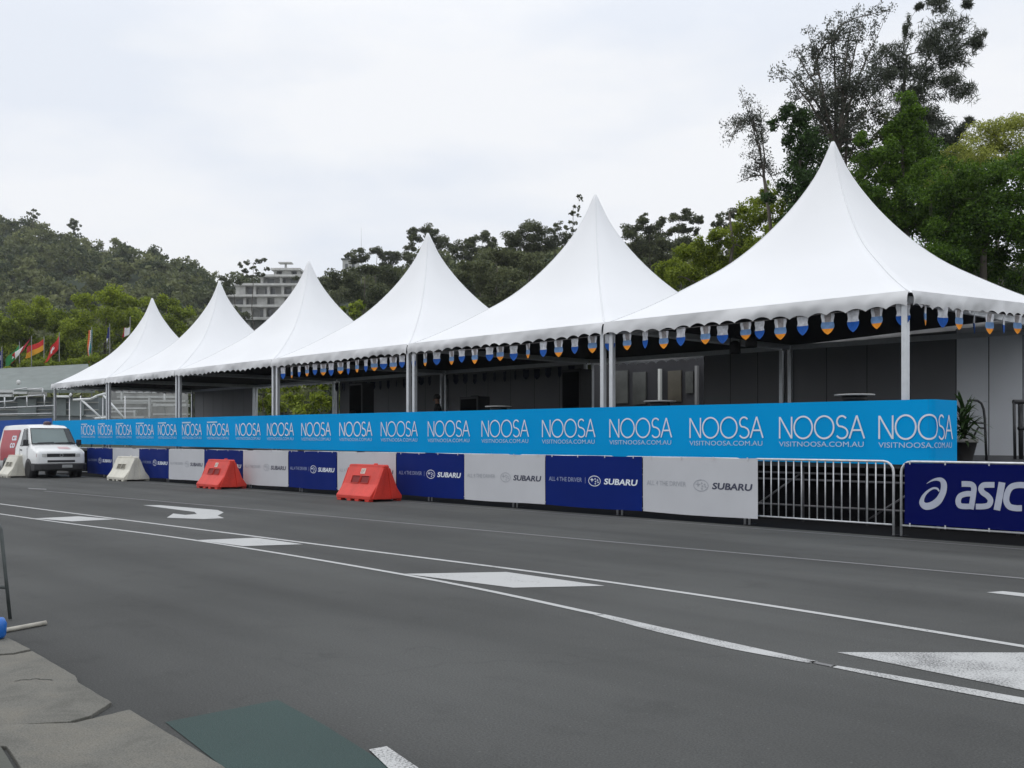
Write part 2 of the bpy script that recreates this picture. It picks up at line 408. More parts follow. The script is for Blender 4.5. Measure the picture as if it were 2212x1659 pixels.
# concrete gutter on the near side, broken into slabs
def concmat():
    m = mat('gutter_concrete', (.130, .127, .112), .92, .08, 2.5, .12, 260, var2=.28, scale2=120)
    t = m.node_tree; b = t.nodes['Principled BSDF']; src = b.inputs['Base Color'].links[0].from_socket
    tcn = [n for n in t.nodes if n.type == 'TEX_COORD'][0]
    n = t.nodes.new('ShaderNodeTexNoise'); n.inputs['Scale'].default_value = 2.3; n.inputs['Detail'].default_value = 9; n.inputs['Roughness'].default_value = .65; n.inputs['Distortion'].default_value = .9
    t.links.new(tcn.outputs['Object'], n.inputs['Vector'])
    cr = t.nodes.new('ShaderNodeValToRGB'); e = cr.color_ramp.elements
    e[0].position = .33; e[0].color = (.70, .70, .68, 1); e[1].position = .72; e[1].color = (1.2, 1.15, 1.08, 1)
    e2 = cr.color_ramp.elements.new(.47); e2.color = (.98, .98, .97, 1)
    t.links.new(n.outputs[0], cr.inputs[0])
    mu = t.nodes.new('ShaderNodeMixRGB'); mu.blend_type = 'MULTIPLY'; mu.inputs[0].default_value = 1
    t.links.new(src, mu.inputs[1]); t.links.new(cr.outputs[0], mu.inputs[2]); t.links.new(mu.outputs[0], b.inputs['Base Color'])
    return m
M_CONC = concmat()
def jag(p, q, amp, n):
    p = np.array(p); q = np.array(q); d = q-p; nn = np.array([-d[1], d[0]])/np.linalg.norm(d)
    return [p + d*i/n + nn*(rng.normal(0, amp) if 0 < i < n else 0) for i in range(n)]
def slab(name, px):
    pts = [gnd(*p)[:2] if len(p) == 2 and p[0] > -999 and p[1] > 960 else np.array(p) for p in px]
    poly = []
    for i in range(len(pts)): poly += jag(pts[i], pts[(i+1) % len(pts)], .0018, 9)
    mb = MB(); mb.prism([(p[0], p[1], -.02) for p in poly], (0, 0, .040))
    return tag(mb.build(name, M_CONC, bevel=.004), kind='structure')
slab('gutter', [(-160, 1400), (18, 1383), (66, 1408), (30, 1416), (-250, 1438)])
slab('gutter', [(-300, 1442), (30, 1420), (70, 1412), (163, 1466), (170, 1481), (241, 1524), (196, 1553), (150, 1566), (-300, 1592)])
slab('gutter', [(-300, 1602), (0, 1573), (160, 1569), (280, 1540), (480, 1662), (640, 1790), (560, 1840), (130, 1800), (14, 1620)])
def crack(px):
    p = [gnd(*q)[:2] for q in px]; d = []
    for i in range(len(p)-1): d += jag(p[i], p[i+1], .012, 8)
    d.append(p[-1]); g = MB(); ribbon_z(g, d, .006, .0218); return tag(g.build('gutter_crack', mat('crack_dirt', (.022, .021, .019), .95, .2, 8), fixn=False), kind='structure')
def ribbon_z(g, d, w_, z):
    v = []
    for i, p in enumerate(d):
        t = d[min(i+1, len(d)-1)]-d[max(i-1, 0)]; t = t/np.linalg.norm(t); n_ = np.array([-t[1], t[0]])*w_*(.4+.6*abs(math.sin(i*1.7)))
        v += [(*(p-n_), z), (*(p+n_), z)]
    g.add(v, [(2*i, 2*i+1, 2*i+3, 2*i+2) for i in range(len(d)-1)])
crack([(30, 1479), (70, 1474), (112, 1477)])
M_PAVE = mat('pavement_dark', (.075, .078, .066), .9, .25, 2, .3, 50)
slab('kerb_return', [(-300, 1612), (-4, 1592), (2, 1620), (110, 1800), (300, 2100), (-300, 2100)]).data.materials[0] = M_PAVE

# ------------------------------------------------------------------ lettering helpers (flat marks lying 4-6 mm proud of a sheet)
def text_part(s, w_, h_, fn, m, parent, name='lettering', bold=0.0, shear=0.0):
    """outline of s stretched to w_ x h_; fn(u, v) maps the lettering plane (metres) into the site"""
    cu = bpy.data.curves.new('t', 'FONT'); cu.body = s; cu.size = 1; cu.offset = bold; cu.shear = shear; cu.resolution_u = 3
    ob = bpy.data.objects.new('t', cu); COL.objects.link(ob)
    bpy.context.view_layer.update()
    me = bpy.data.meshes.new_from_object(ob.evaluated_get(bpy.context.evaluated_depsgraph_get()))
    a = np.array([v.co[:] for v in me.vertices]); fs = [tuple(p.vertices) for p in me.polygons]
    bpy.data.objects.remove(ob); bpy.data.curves.remove(cu); bpy.data.meshes.remove(me)
    lo = a.min(0); hi = a.max(0); a = (a-lo)/np.maximum(hi-lo, 1e-6)
    mb = MB(); mb.add([fn(p[0]*w_, p[1]*h_, 0) for p in a], fs)
    return mb.build(name, m, parent, fixn=False)
def ribbon(mb, pts, wd, fn, lift=0, closed=False, mi=0):
    pts = [np.array(p, float) for p in pts]; n = len(pts); v = []
    ws = wd if hasattr(wd, '__len__') else [wd]*n
    for i, p in enumerate(pts):
        a = pts[(i-1) % n] if closed else pts[max(i-1, 0)]; b = pts[(i+1) % n] if closed else pts[min(i+1, n-1)]
        d0 = p-a; d1 = b-p
        if np.linalg.norm(d0) < 1e-9: d0 = d1
        if np.linalg.norm(d1) < 1e-9: d1 = d0
        d0 = d0/np.linalg.norm(d0); d1 = d1/np.linalg.norm(d1)
        d = d0+d1; d /= np.linalg.norm(d)+1e-9; k = 1/max(.45, abs(float(np.dot(d, d0))))
        nn = np.array([-d[1], d[0]])*ws[i]/2*k
        v += [fn(*(p+nn), lift), fn(*(p-nn), lift)]
    f = [(2*i, 2*i+1, 2*((i+1) % n)+1, 2*((i+1) % n)) for i in range(n if closed else n-1)]
    mb.add(v, f, mi)
def arc(cx, cy, rx, ry, a0, a1, n=24):
    return [(cx+rx*math.cos(R(a)), cy+ry*math.sin(R(a))) for a in np.linspace(a0, a1, n)]
def noosa(mb, h, wtot, st, fn):
    """thin round capitals, each stroke a hair above the one before"""
    k = wtot/(4.55*h); u = h*k; L = 0; x = st/2
    def rb(p, closed=False):
        nonlocal L
        ribbon(mb, p, st, fn, L, closed); L += .0006
    rb([(x, 0), (x, h)]); rb([(x+.02*u, h*.98), (x+.66*u, h*.02)]); rb([(x+.68*u, 0), (x+.68*u, h)])
    rb(arc(x+1.32*u, h/2, .5*u, h*.5, 0, 352.5, 48), True)
    rb(arc(x+2.45*u, h/2, .5*u, h*.5, 0, 352.5, 48), True)
    sx = x+3.37*u
    top = arc(sx, h*.745, .25*u, h*.245, 35, 235, 16); bot = arc(sx, h*.25, .29*u, h*.25, 60, -150, 18)
    rb(top + [(sx+.02*u, h*.52)] + bot)
    ax = x+3.75*u
    rb([(ax, 0), (ax+.37*u, h)]); rb([(ax+.37*u, h), (ax+.74*u, 0)]); rb([(ax+.15*u, h*.36), (ax+.59*u, h*.36)])
def emblem(mb, cx, cy, rx, ry, fn, st):
    """oval badge with one large and five small four-pointed stars"""
    ribbon(mb, arc(cx, cy, rx, ry, 0, 352.5, 48), st, fn, 0, True)
    def star(x, y, r):
        p = []
        for i in range(8):
            a = R(45*i); q = r if i % 2 == 0 else r*.3
            p.append(fn(x+q*1.25*math.cos(a), y+q*math.sin(a), .0008))
        mb.add(p, [tuple(range(8))])
    star(cx-.42*rx, cy+.22*ry, ry*.52)
    for (a, b) in ((.12, .42), (.52, .2), (.62, -.22), (.2, -.1), (.15, -.55)): star(cx+a*rx, cy+b*ry, ry*.27)

# ------------------------------------------------------------------ six pagoda marquees on one raised stage
TY, TD = 15.94, 7.0
PX = [-7.9, -14.68, -21.72, -29.0, -36.3, -43.3, -50.2]
EAVE = [3.87, 3.93, 3.97, 4.00, 4.03, 4.05, 4.07]
APEX = [(-11.35, 7.83), (-18.25, 7.95), (-25.5, 8.04), (-32.72, 8.10), (-40.0, 8.20), (-47.0, 8.22)]
DECK = 1.10
KN = [0, .08, .18, .32, .5, .7, .85, 1]; KG = [1, .829, .677, .507, .3305, .188, .088, 0]
sl_ = []
def prof(s):
    i = min(int(np.searchsorted(KN, s, 'right'))-1, 6)
    def sl(j):
        j = max(0, min(j, 6)); return (KG[j+1]-KG[j])/(KN[j+1]-KN[j])
    h = KN[i+1]-KN[i]; t = (s-KN[i])/h
    m0 = (sl(i-1)+sl(i))/2 if i > 0 else sl(0); m1 = (sl(i)+sl(i+1))/2 if i < 6 else sl(6)
    return (2*t**3-3*t*t+1)*KG[i]+(t**3-2*t*t+t)*h*m0+(-2*t**3+3*t*t)*KG[i+1]+(t**3-t*t)*h*m1
def valance_side(mb, p, q, ze0, ze1, out, seed, flaps=True):
    p = np.array(p, float); q = np.array(q, float); out = np.array(out, float); L = np.linalg.norm(q-p)
    ns = max(3, round(L/.37)); n = ns*8; r = np.random.default_rng(seed); ph = r.uniform(0, 6, 6)
    def fn(a, b):
        s = a*L; base = p+(q-p)*a; ze = ze0+(ze1-ze0)*a
        low = .255 + .012*math.sin(s*1.7+ph[0]) + .01*math.sin(s*4.1+ph[1]) - .062*abs(math.sin(math.pi*a*ns))**.8
        z = ze + .03 - (low+.03)*b
        wv = .024*math.sin(s*2.3+ph[2]+b*1.4)*b + .007*math.sin(s*5.3+ph[3]-b*2)*b + .003*math.sin(s*11+b*5+ph[5]) + .03*math.sin(b*math.pi)*(.6+.4*math.sin(s*.9+ph[4]))
        if flaps: wv += .05*b*math.exp(-((a-.5)*L/.25)**2) + .05*b*math.exp(-(min(a, 1-a)*L/.3)**2)
        pp = base + out*(.03+wv)
        return (pp[0], pp[1], z)
    mb.grid(fn, n, 7)
KTENT = ['nearest', 'second nearest', 'third nearest', 'fourth nearest', 'fifth nearest', 'farthest']
TLAB = ['white peaked marquee nearest the camera, tallest in the photo, under the big trees',
        'white peaked marquee second from the right, glass doors seen through it',
        'white peaked marquee third from the right, a dark figure standing inside',
        'white peaked marquee fourth from the right, a tall black speaker inside',
        'white peaked marquee fifth from the right, green bushes seen through its open back',
        'smallest white peaked marquee at the far left end, beside the flags']
for k in range(6):
    xr, xl = PX[k]-.015, PX[k+1]+.015; er, el = EAVE[k], EAVE[k+1]; xa, za = APEX[k]
    yc = TY+TD/2; xm = (xr+xl)/2
    T = thing('marquee', TLAB[k], 'marquee', (xm, yc, DECK), 'peaked marquees in a row on the stage')
    mb = MB(); npz = 18; lev = 26; per = []
    for i in range(4*npz):
        sd, t = divmod(i, npz); t = -1+2*t/npz
        per.append([(t, -1), (1, t), (-t, 1), (-1, -t)][sd])
    v = []
    for j in range(lev+1):
        s = .006 + .994*(j/lev)**1.25
        for (a, b) in per:
            f = (1-s)/((abs(a)**2.6+abs(b)**2.6)**(1/2.6)) + s
            u_, v_ = a*f*s, b*f*s
            # the apex sits a little off centre; contours slide from eave square to apex
            x = (xm + u_*(xr-xl)/2)*s**.5 + (xa + u_*(xr-xl)/2)*(1-s**.5)
            e = el + (er-el)*(u_+1)/2 + (.32*(u_+1)/2*(v_+1)/2 if k == 0 else 0)
            mid = 1-max(0, min(1, min(abs(a), abs(b))/1.0))
            z = e + (za-e)*prof(s) - .05*math.sin(math.pi*s)*mid
            v.append((x, yc+v_*TD/2, z))
    M_ = 4*npz; fs = []
    for j in range(lev):
        for i in range(M_): fs.append((j*M_+i, j*M_+(i+1) % M_, (j+1)*M_+(i+1) % M_, (j+1)*M_+i))
    fs.append(tuple(range(M_)))
    mb.add(v, fs, 0, True); mb.build('roof', M_WHITE, T)
    for i in (0, npz, 2*npz, 3*npz):                       # welded seam down each hip
        g = MB(); g.tube([v[j*M_+i] for j in range(0, lev+1)], .013, 6); g.build('hip_seam', M_WHITE, T)
    mb = MB(); mb.add([(p[0]+(xm-p[0])*.012, p[1]+(yc-p[1])*.012, p[2]-.05) for p in v], fs, 0, True); mb.build('bounce_blocker', M_BOUNCE_BLOCK, T)  # dark sheet added under the roof to cut bounce light inside
    eb = er+(.32 if k == 0 else 0)
    sides = [((xl, TY), (xr, TY), el, er, (0, -1), 10+k), ((xr, TY+TD), (xl, TY+TD), eb, el, (0, 1), 30+k, False)]
    if k == 0: sides.append(((xr, TY), (xr, TY+TD), er, eb, (1, 0), 50))
    if k == 5: sides.append(((xl, TY+TD), (xl, TY), el, el, (-1, 0), 51))
    for a_ in sides:
        mb = MB(); valance_side(mb, *a_); mb.build('valance', M_VAL, T, fixn=False)
    mb = MB(); zb = .06
    for (y0) in (TY+.05, TY+TD-.13): mb.obox(((xl+xr)/2, y0+.04, (el+er)/2-.09), (xr-xl-.3, 0, er-el), (0, .08, 0), (0, 0, .12))
    for (x0, e) in ((xl+.11, el), (xr-.11, er)): mb.box((x0-.04, TY+.14, e-.15), (x0+.04, TY+TD-.14, e-.03))
    mb.build('eave_frame', M_ALU, T)
    for (x0, e) in ((xl+.115, el), (xr-.115, er)):
        for y0 in (TY+.09, TY+TD-.09):
            g = MB(); g.box((x0-.05, y0-.05, DECK+.015), (x0+.05, y0+.05, e-.16)); g.box((x0-.1, y0-.1, DECK), (x0+.1, y0+.1, DECK+.014))
            lg = g.build('leg', M_ALU, T, bevel=.008)
    if k == 0:                                    # slanting brace pole by the near corner
        g = MB(); g.tube([(xr-.32, TY+.5, DECK), (xr-.14, TY+.16, 3.6)], .025, 8); g.build('brace_pole', M_ALU, T)
    # back wall panels
    wtop = lambda x: el-.12+(er-el+.32)*max(0, (x-xl)/(xr-xl)) if k == 0 else el-.12
    def panels(a, b, n, m, y=TY+TD-.02):
        for i in range(n):
            p0, p1 = a+(b-a)*i/n+.012, a+(b-a)*(i+1)/n-.012
            g = MB(); g.box((p0, y, DECK+.005), (p1, y+.03, wtop(p0))); g.build('wall_panel', m, T)
        g = MB()
        for i in range(n+1):
            q = a+(b-a)*i/n; g.box((q-.012, y+.006, DECK+.005), (q+.012, y+.045, wtop(q-.3)))
        g.build('wall_seams', M_BLACKP, T)
    if k == 0: panels(xl+.02, -10.28, 4, M_WALL); panels(-10.28, xr-.18, 3, M_WALL_LIT)
    if k == 1: panels(-17.35, xr-.02, 3, M_WALL)
    if k == 2: panels(xl+.02, xr-.18, 6, M_WALL)
    if k == 3: panels(xl+.2, xr-.02, 6, M_WALL)
    if k == 5: panels(xl+.2, xr-.18, 6, M_WALL)

# stage under the marquees
ST = thing('stage_platform', 'long black raised stage deck carrying the row of white marquees', 'stage', (-27, 19.4, 0))
g = MB(); g.box((-50.6, 15.74, .98), (-3.0, 23.15, DECK-.002)); g.build('deck', M_BLACKP, ST)
g = MB()
g.grid(lambda a, b: (-50.4+47.2*a, 16.15+.04*math.sin(a*420)*(1-b*.7), .0+.98*b), 900, 3); g.grid(lambda a, b: (-3.2+.03*math.sin(a*60), 16.15+6.8*a, .98*b), 120, 2)
g.build('skirt', M_BLACK, ST)
g = MB()
for x in np.arange(-13.5, -3, 1.22):
    g.tube([(x, 15.86, 0), (x, 15.86, .97)], .024, 7)
for z in (.28, .74, .86): g.tube([(-14, 15.86, z), (-3.2, 15.86, z)], .02, 6)
for x in np.arange(-13.5, -4.5, 2.44): g.tube([(x, 15.9, .1), (x+1.22, 15.9, .9)], .018, 6)
g.build('scaffold', mat('dull_scaffold', (.10, .10, .105), .6, .3, 6), ST)

# ------------------------------------------------------------------ long bright blue banner along the stage front
def bz(x): return .0058*(-7.5-x)
BY = 15.69; BX0, BX1 = -49.4, -7.484
BN = thing('printed_banner', 'long bright blue banner with thin white lettering along the stage front', 'banner', (-27, BY, 1.05))
g = MB()
g.grid(lambda a, b: (BX0+(BX1-BX0)*a, BY+.008*math.sin(a*97)+.006*math.sin(a*41+b*2), 1.045+bz(BX0+(BX1-BX0)*a)+b*(1.05+.001*math.sin(a*60))), 260, 4)
def corner(a, b):
    s = a*.93
    t = min(s/.16, 1); x = BX1+.08*math.sin(t*math.pi/2); y = BY+.08*(1-math.cos(t*math.pi/2))
    if s > .16: y += s-.16
    return (x, y, 1.045+1.05*b)
g.grid(corner, 24, 4)
o = g.build('banner_sheet', M_SIGNBLUE, BN)
def along(u, lift):                       # run u metres past the banner's corner
    if u <= 0: return BX1+u, BY+.008*math.sin((BX1+u-BX0)/(BX1-BX0)*97)+.006*math.sin((BX1+u-BX0)/(BX1-BX0)*41+1.1)-.010-lift
    t = min(u/.16, 1); x = BX1+(.08+.014)*math.sin(t*math.pi/2); y = BY+.08-(.08+.014)*math.cos(t*math.pi/2)
    if u > .16: y += u-.16
    return x+lift, y
WX = [-8.323, -10.223, -12.213, -14.306, -16.364, -18.449, -20.546, -22.645, -24.72, -26.82, -28.93, -31.032, -33.168, -35.239, -37.35, -39.416, -41.53, -43.56, -45.547]
for i, x0 in enumerate(WX):
    def fn(u, v, l, x0=x0):
        x, y = along(x0+u-BX1, l); return (x, y, 1.458+bz(x0)+v)
    def fn2(u, v, l, x0=x0):
        x, y = along(x0+u-BX1, l); return (x, y, 1.315+bz(x0)+v)
    g = MB(); noosa(g, .385, 1.66 if i else 1.57, .029 if i < 8 else .036, fn)
    wd = g.build('lettering', M_LETTER, BN, fixn=False)
    sub = text_part('VISITNOOSA.COM.AU', 1.64 if i else 1.55, .088, fn2, M_LETTER2, BN, 'small_lettering', bold=.0)
    if i > 11:
        g = MB(); ribbon(g, [(0, .45), (.75, .45)], .05, fn); g.build('top_line', M_LETTER2, BN, fixn=False)
BN2 = MB(); BN2.grid(lambda a, b: (-70+(70-49.45)*a, BY+.01*math.sin(a*50), 1.2+bz(-50)*1+1.12*b-.1), 60, 3)
o = BN2.build('plain_banner', mat('royal_blue_banner', (.008, .07, .34), .65, .08, .5, spec=.15), None)
tag(o, 'plain royal blue banner behind the white van at the left edge', 'banner')

# ------------------------------------------------------------------ crowd barriers and their printed covers
GY = 14.46
ORD = ['nearest', 'second', 'third', 'fourth', 'fifth', 'sixth', 'seventh', 'eighth', 'ninth', 'tenth', 'eleventh', 'twelfth', 'thirteenth']
def barrier(x0, x1, label, nbars=0):
    T = thing('crowd_barrier', label, 'barrier', ((x0+x1)/2, GY, 0), 'steel crowd barriers along the road')
    r = .16; loop = []
    zt, zl = 1.125, .17
    loop += [(x0, GY, 0), (x0, GY, zt-r)] + [(x0+r-r*math.cos(R(a)), GY, zt-r+r*math.sin(R(a))) for a in (22, 45, 68)] + [(x0+r, GY, zt), (x1-r, GY, zt)]
    loop += [(x1-r+r*math.sin(R(a)), GY, zt-r+r*math.cos(R(a))) for a in (22, 45, 68)] + [(x1, GY, zt-r), (x1, GY, 0)]
    g = MB(); g.tube(loop, .019, 8); g.tube([(x0, GY, zl), (x1, GY, zl)], .014, 8); g.build('frame', M_GALV, T)
    if nbars:
        b0 = None
        for i in range(nbars):
            x = x0+(x1-x0)*(i+1)/(nbars+1); h = .03 if 0 < i < nbars-1 else .05
            if b0 is None:
                g = MB(); g.tube([(x, GY, zl+.01), (x, GY, zt-.012)], .0105, 7); b0 = g.build('bar', M_GALV, T); bx = x
            else:
                c = b0.copy(); COL.objects.link(c); c.parent = T; c.location.x = x-bx
    for x in (x0, x1):
        g = MB(); g.box((x-.02, GY-.03, .006), (x+.02, GY+.2, .014)); g.build('foot', M_BLACKP, T)
    return T
J = [-10.03, -12.93, -15.9, -18.86, -21.8, -24.75, -27.7, -30.65, -33.6, -36.55, -39.5, -42.45]
barrier(-10.0, -7.43, 'open crowd barrier with bare steel bars and no cover', 17)
barrier(-7.31, -4.35, 'crowd barrier carrying the deep navy banner at the right edge')
for i in range(len(J)-1):
    barrier(J[i+1]+.06, J[i]-.06, '%s covered crowd barrier left of the open barred one' % ORD[i])
SE = [-9.8, -12.335, -14.944, -17.566, -20.181, -22.85, -25.382, -28.09, -30.735, -33.438, -35.99, -38.553, -41.246]
CY = GY-.034
cname = {0: 0, 1: 0}
for i in range(len(SE)-1):
    x1, x0 = SE[i]-.006, SE[i+1]+.006; white = i % 2 == 0; W_ = x1-x0
    T = thing('printed_cover', '%s %s cover with emblem and wordmark, counted leftward from the open barrier' % (ORD[cname[int(white)]], 'pale grey' if white else 'navy blue'),
              'barrier cover', ((x0+x1)/2, CY, .12), 'printed covers hung over the crowd barriers')
    cname[int(white)] += 1
    g = MB(); ph = rng.uniform(0, 6)
    def fn(a, b, ph=ph):
        return (x0+W_*a, CY+.007*math.sin(a*9+ph)+.005*math.sin(a*23+b*4+ph)*(1-b), .115+.008*math.sin(a*5+ph)*(1-b)+b*(1.02+.004*math.sin(a*11+ph)))
    g.grid(fn, 24, 8); o = g.build('cover_sheet', M_PALE if white else M_NAVY, T)
    for tx in (.08, .36, .64, .92):
        g = MB(); g.box((x0+W_*tx-.012, CY-.018, 1.10), (x0+W_*tx+.012, CY-.015, 1.15)); g.build('tie', M_GALV, T)
    P = lambda ox, oz: (lambda u, v, l: (x0+ox*W_+u, fn((x0+ox*W_+u-x0)/W_, (oz+v-.115)/1.02)[1]-.004-l, oz+v))
    text_part('ALL 4 THE DRIVER', .36*W_, .085, P(.04, .615), M_FAINT if white else M_FAINTB, T, 'lettering', bold=.0)
    g = MB(); emblem(g, 0, 0, .155, .098, P(.53, .645), .014); g.build('emblem', M_FAINT if white else M_LETTER, T, fixn=False)
    if not white:
        g = MB(); ribbon(g, [(0, -.06), (0, .06)], .008, P(.435, .65)); g.build('divider', M_FAINTB, T, fixn=False)
    text_part('SUBARU', .335*W_, .118, P(.625, .585), M_INK if white else M_LETTER, T, 'lettering', bold=.03, shear=.15)

# deep navy banner on the right-hand barrier, with a loop emblem and bold letters
T = thing('printed_cover', 'deep navy cover with large silver loop emblem and bold italic letters', 'barrier cover', (-5.8, CY, .19))
g = MB(); g.grid(lambda a, b: (-7.24+2.85*a, CY+.008*math.sin(a*8)+.006*math.sin(a*21+3*b), .2+b*.905), 30, 8)
o = g.build('cover_sheet', M_NAVY2, T)
for tx in (-7.15, -6.62, -6.0, -5.4, -4.8):
    for tz in (1.085, .16):
        g = MB(); g.box((tx-.01, CY-.02, tz), (tx+.01, CY-.017, tz+.055)); g.build('tie', M_GALV, T)
def cpt(cx, cy):                                # crop coordinates of the photo -> plane of the cover
    p = on_y((2060+cx*.2109)*.9024, (950+cy*.2109)*.9024, CY); return (p[0], p[2])
def cres(pts):
    P_ = [np.array((a, -b), float) for a, b, c in pts]; W2 = [c for a, b, c in pts]
    d, w2 = [], []
    for i in range(len(P_)-1):
        p0 = P_[max(i-1, 0)]; p1 = P_[i]; p2 = P_[i+1]; p3 = P_[min(i+2, len(P_)-1)]
        for t in np.linspace(0, 1, 8, endpoint=False):
            d.append(.5*((2*p1)+(-p0+p2)*t+(2*p0-5*p1+4*p2-p3)*t*t+(-p0+3*p1-3*p2+p3)*t**3)); w2.append(W2[i]*(1-t)+W2[i+1]*t)
    d.append(P_[-1]); w2.append(W2[-1]); return d, w2
def FL(u, v, l):
    x, z = cpt(u, -v)
    return (x, CY+.008*math.sin((x+7.24)/2.85*8)+.006*math.sin((x+7.24)/2.85*21+3*(z-.2)/.905)-.0045-l, z)
g = MB()
d, w2 = cres([(746, 985, 3), (800, 952, 16), (855, 935, 30), (908, 942, 50), (938, 985, 66), (936, 1060, 70), (910, 1130, 74), (868, 1190, 84), (800, 1232, 82), (730, 1240, 78), (692, 1205, 62), (697, 1155, 44), (728, 1103, 32), (775, 1060, 24), (825, 1036, 22), (866, 1042, 22), (888, 1072, 14)])
ribbon(g, d, w2, FL); g.build('emblem', M_SILVER, T, fixn=False)
g = MB(); L_ = [0]
def stroke(pts, wpx):
    d, w2 = cres([(a, b, wpx) for a, b in pts]); ribbon(g, d, w2, FL, L_[0]); L_[0] += .0008
stroke([(1140, 988), (1200, 988), (1255, 995), (1282, 1030), (1276, 1100), (1262, 1190), (1246, 1275)], 64)       # a
stroke([(1262, 1100), (1190, 1101), (1125, 1125), (1101, 1180), (1120, 1232), (1180, 1243), (1250, 1242)], 62)
stroke([(1520, 998), (1450, 998), (1392, 1004), (1365, 1042), (1388, 1086), (1440, 1122), (1474, 1170), (1455, 1226), (1390, 1243), (1303, 1244)], 64)   # s
stroke([(1605, 970), (1578, 1130), (1548, 1285)], 76)                                                              # i
stroke([(1880, 1005), (1790, 1000), (1710, 1022), (1666, 1090), (1655, 1180), (1690, 1243), (1760, 1262), (1830, 1262)], 68)   # c
stroke([(2120, 1030), (2040, 1030), (1985, 1035), (1955, 1075), (1980, 1120), (2030, 1155), (2062, 1200), (2040, 1255), (1980, 1268), (1890, 1268)], 66)  # s
g.build('lettering', M_SILVER, T, fixn=False)

# ------------------------------------------------------------------ hills and the far wood
RIDGE = [(-900, 470, 420), (-300, 440, 380), (0, 458, 340), (60, 472, 335), (150, 494, 330), (250, 515, 325), (350, 533, 318), (420, 562, 312), (480, 578, 312), (540, 588, 315),
         (610, 598, 318), (690, 602, 300), (760, 582, 240), (860, 570, 215), (920, 540, 200), (1000, 552, 190), (1150, 535, 175), (1230, 530, 168), (1350, 530, 160), (1450, 530, 155), (1560, 540, 150), (1800, 560, 140), (2300, 560, 130), (3200, 560, 130)]
rx, ry, rd = (np.array(c, float) for c in zip(*RIDGE))
def hill(px, t):
    """t = 0 foot of the slope, 1 ridge, > 1 far side"""
    dR = float(np.interp(px, rx, rd)); yR = float(np.interp(px, rx, ry)); d0 = dR*.42
    zR = CAMH + (HY-yR)*dR/F - (4.6 if px < 560 else 3.0 if px < 700 else 2.2)
    d = d0 + (dR-d0)*t
    if t <= 1: z = zR*(t**1.25) + 1.5*math.sin(px*.013+t*5)*t*(1-t)*4 - .3*(1-t)
    else: z = zR*(1-(t-1)*.9)
    p = at(px, HY, d); return (p[0], p[1], z)
M_HILL = mat('hill_undergrowth', (.018, .030, .012), .95, .4, .06, .5, .8)
g = MB(); g.grid(lambda a, b: hill(-900+4100*a, b*1.6), 140, 26)
tag(g.build('hills', M_HILL), kind='structure')
L_FOREST = LG('forest_leaves', (.040, .062, .024), (.205, .225, .080), trans=.3)
Vs, Ts = [], []
for i in range(1500):
    px = rng.uniform(600, 1700) if i > 1050 else rng.uniform(-350, 2300) if i > 620 else rng.uniform(-250, 640); t = rng.uniform(.03, 1.03)**.75
    if 485 < px < 665 and .5 < t < .93: continue
    c = np.array(hill(px, t)); rad = rng.uniform(2.6, 5.2)*(1.0 if px < 600 else .75)
    if t > .9: rad *= .75
    c[2] += rad*.55; n_ = int(150 if rad > 3.5 else 110)
    tint = np.clip(rng.normal(.38 + (.18 if px < 250 and t < .5 else 0), .26), 0, 1)
    V, tt = lumpy(c, (rad, rad, rad*.85), n_*3, rad*.2, m=9, tint=tint, tvar=.1, elong=1.3)
    Vs.append(V); Ts.append(tt)
tag(quads_obj('hill_forest', np.concatenate(Vs), np.concatenate(Ts), L_FOREST), kind='stuff')

# ------------------------------------------------------------------ trees
L_DARK = LG('dark_green_leaves', (.016, .034, .010), (.055, .115, .022), trans=.3)
L_MID = LG('mid_green_leaves', (.026, .064, .008), (.135, .245, .020), trans=.4)
L_BRIGHT = LG('bright_green_leaves', (.070, .11, .010), (.34, .41, .040), trans=.45)
L_GUM = LG('gum_leaves', (.030, .038, .028), (.10, .115, .080), trans=.25)
L_NEEDLE = LG('needle_leaves', (.030, .040, .026), (.12, .14, .095), trans=.25)
L_YELLOW = LG('yellow_feathery_leaves', (.12, .15, .025), (.50, .53, .12), trans=.5)
L_OLIVE = LG('olive_leaves', (.045, .058, .028), (.16, .18, .078), trans=.35)

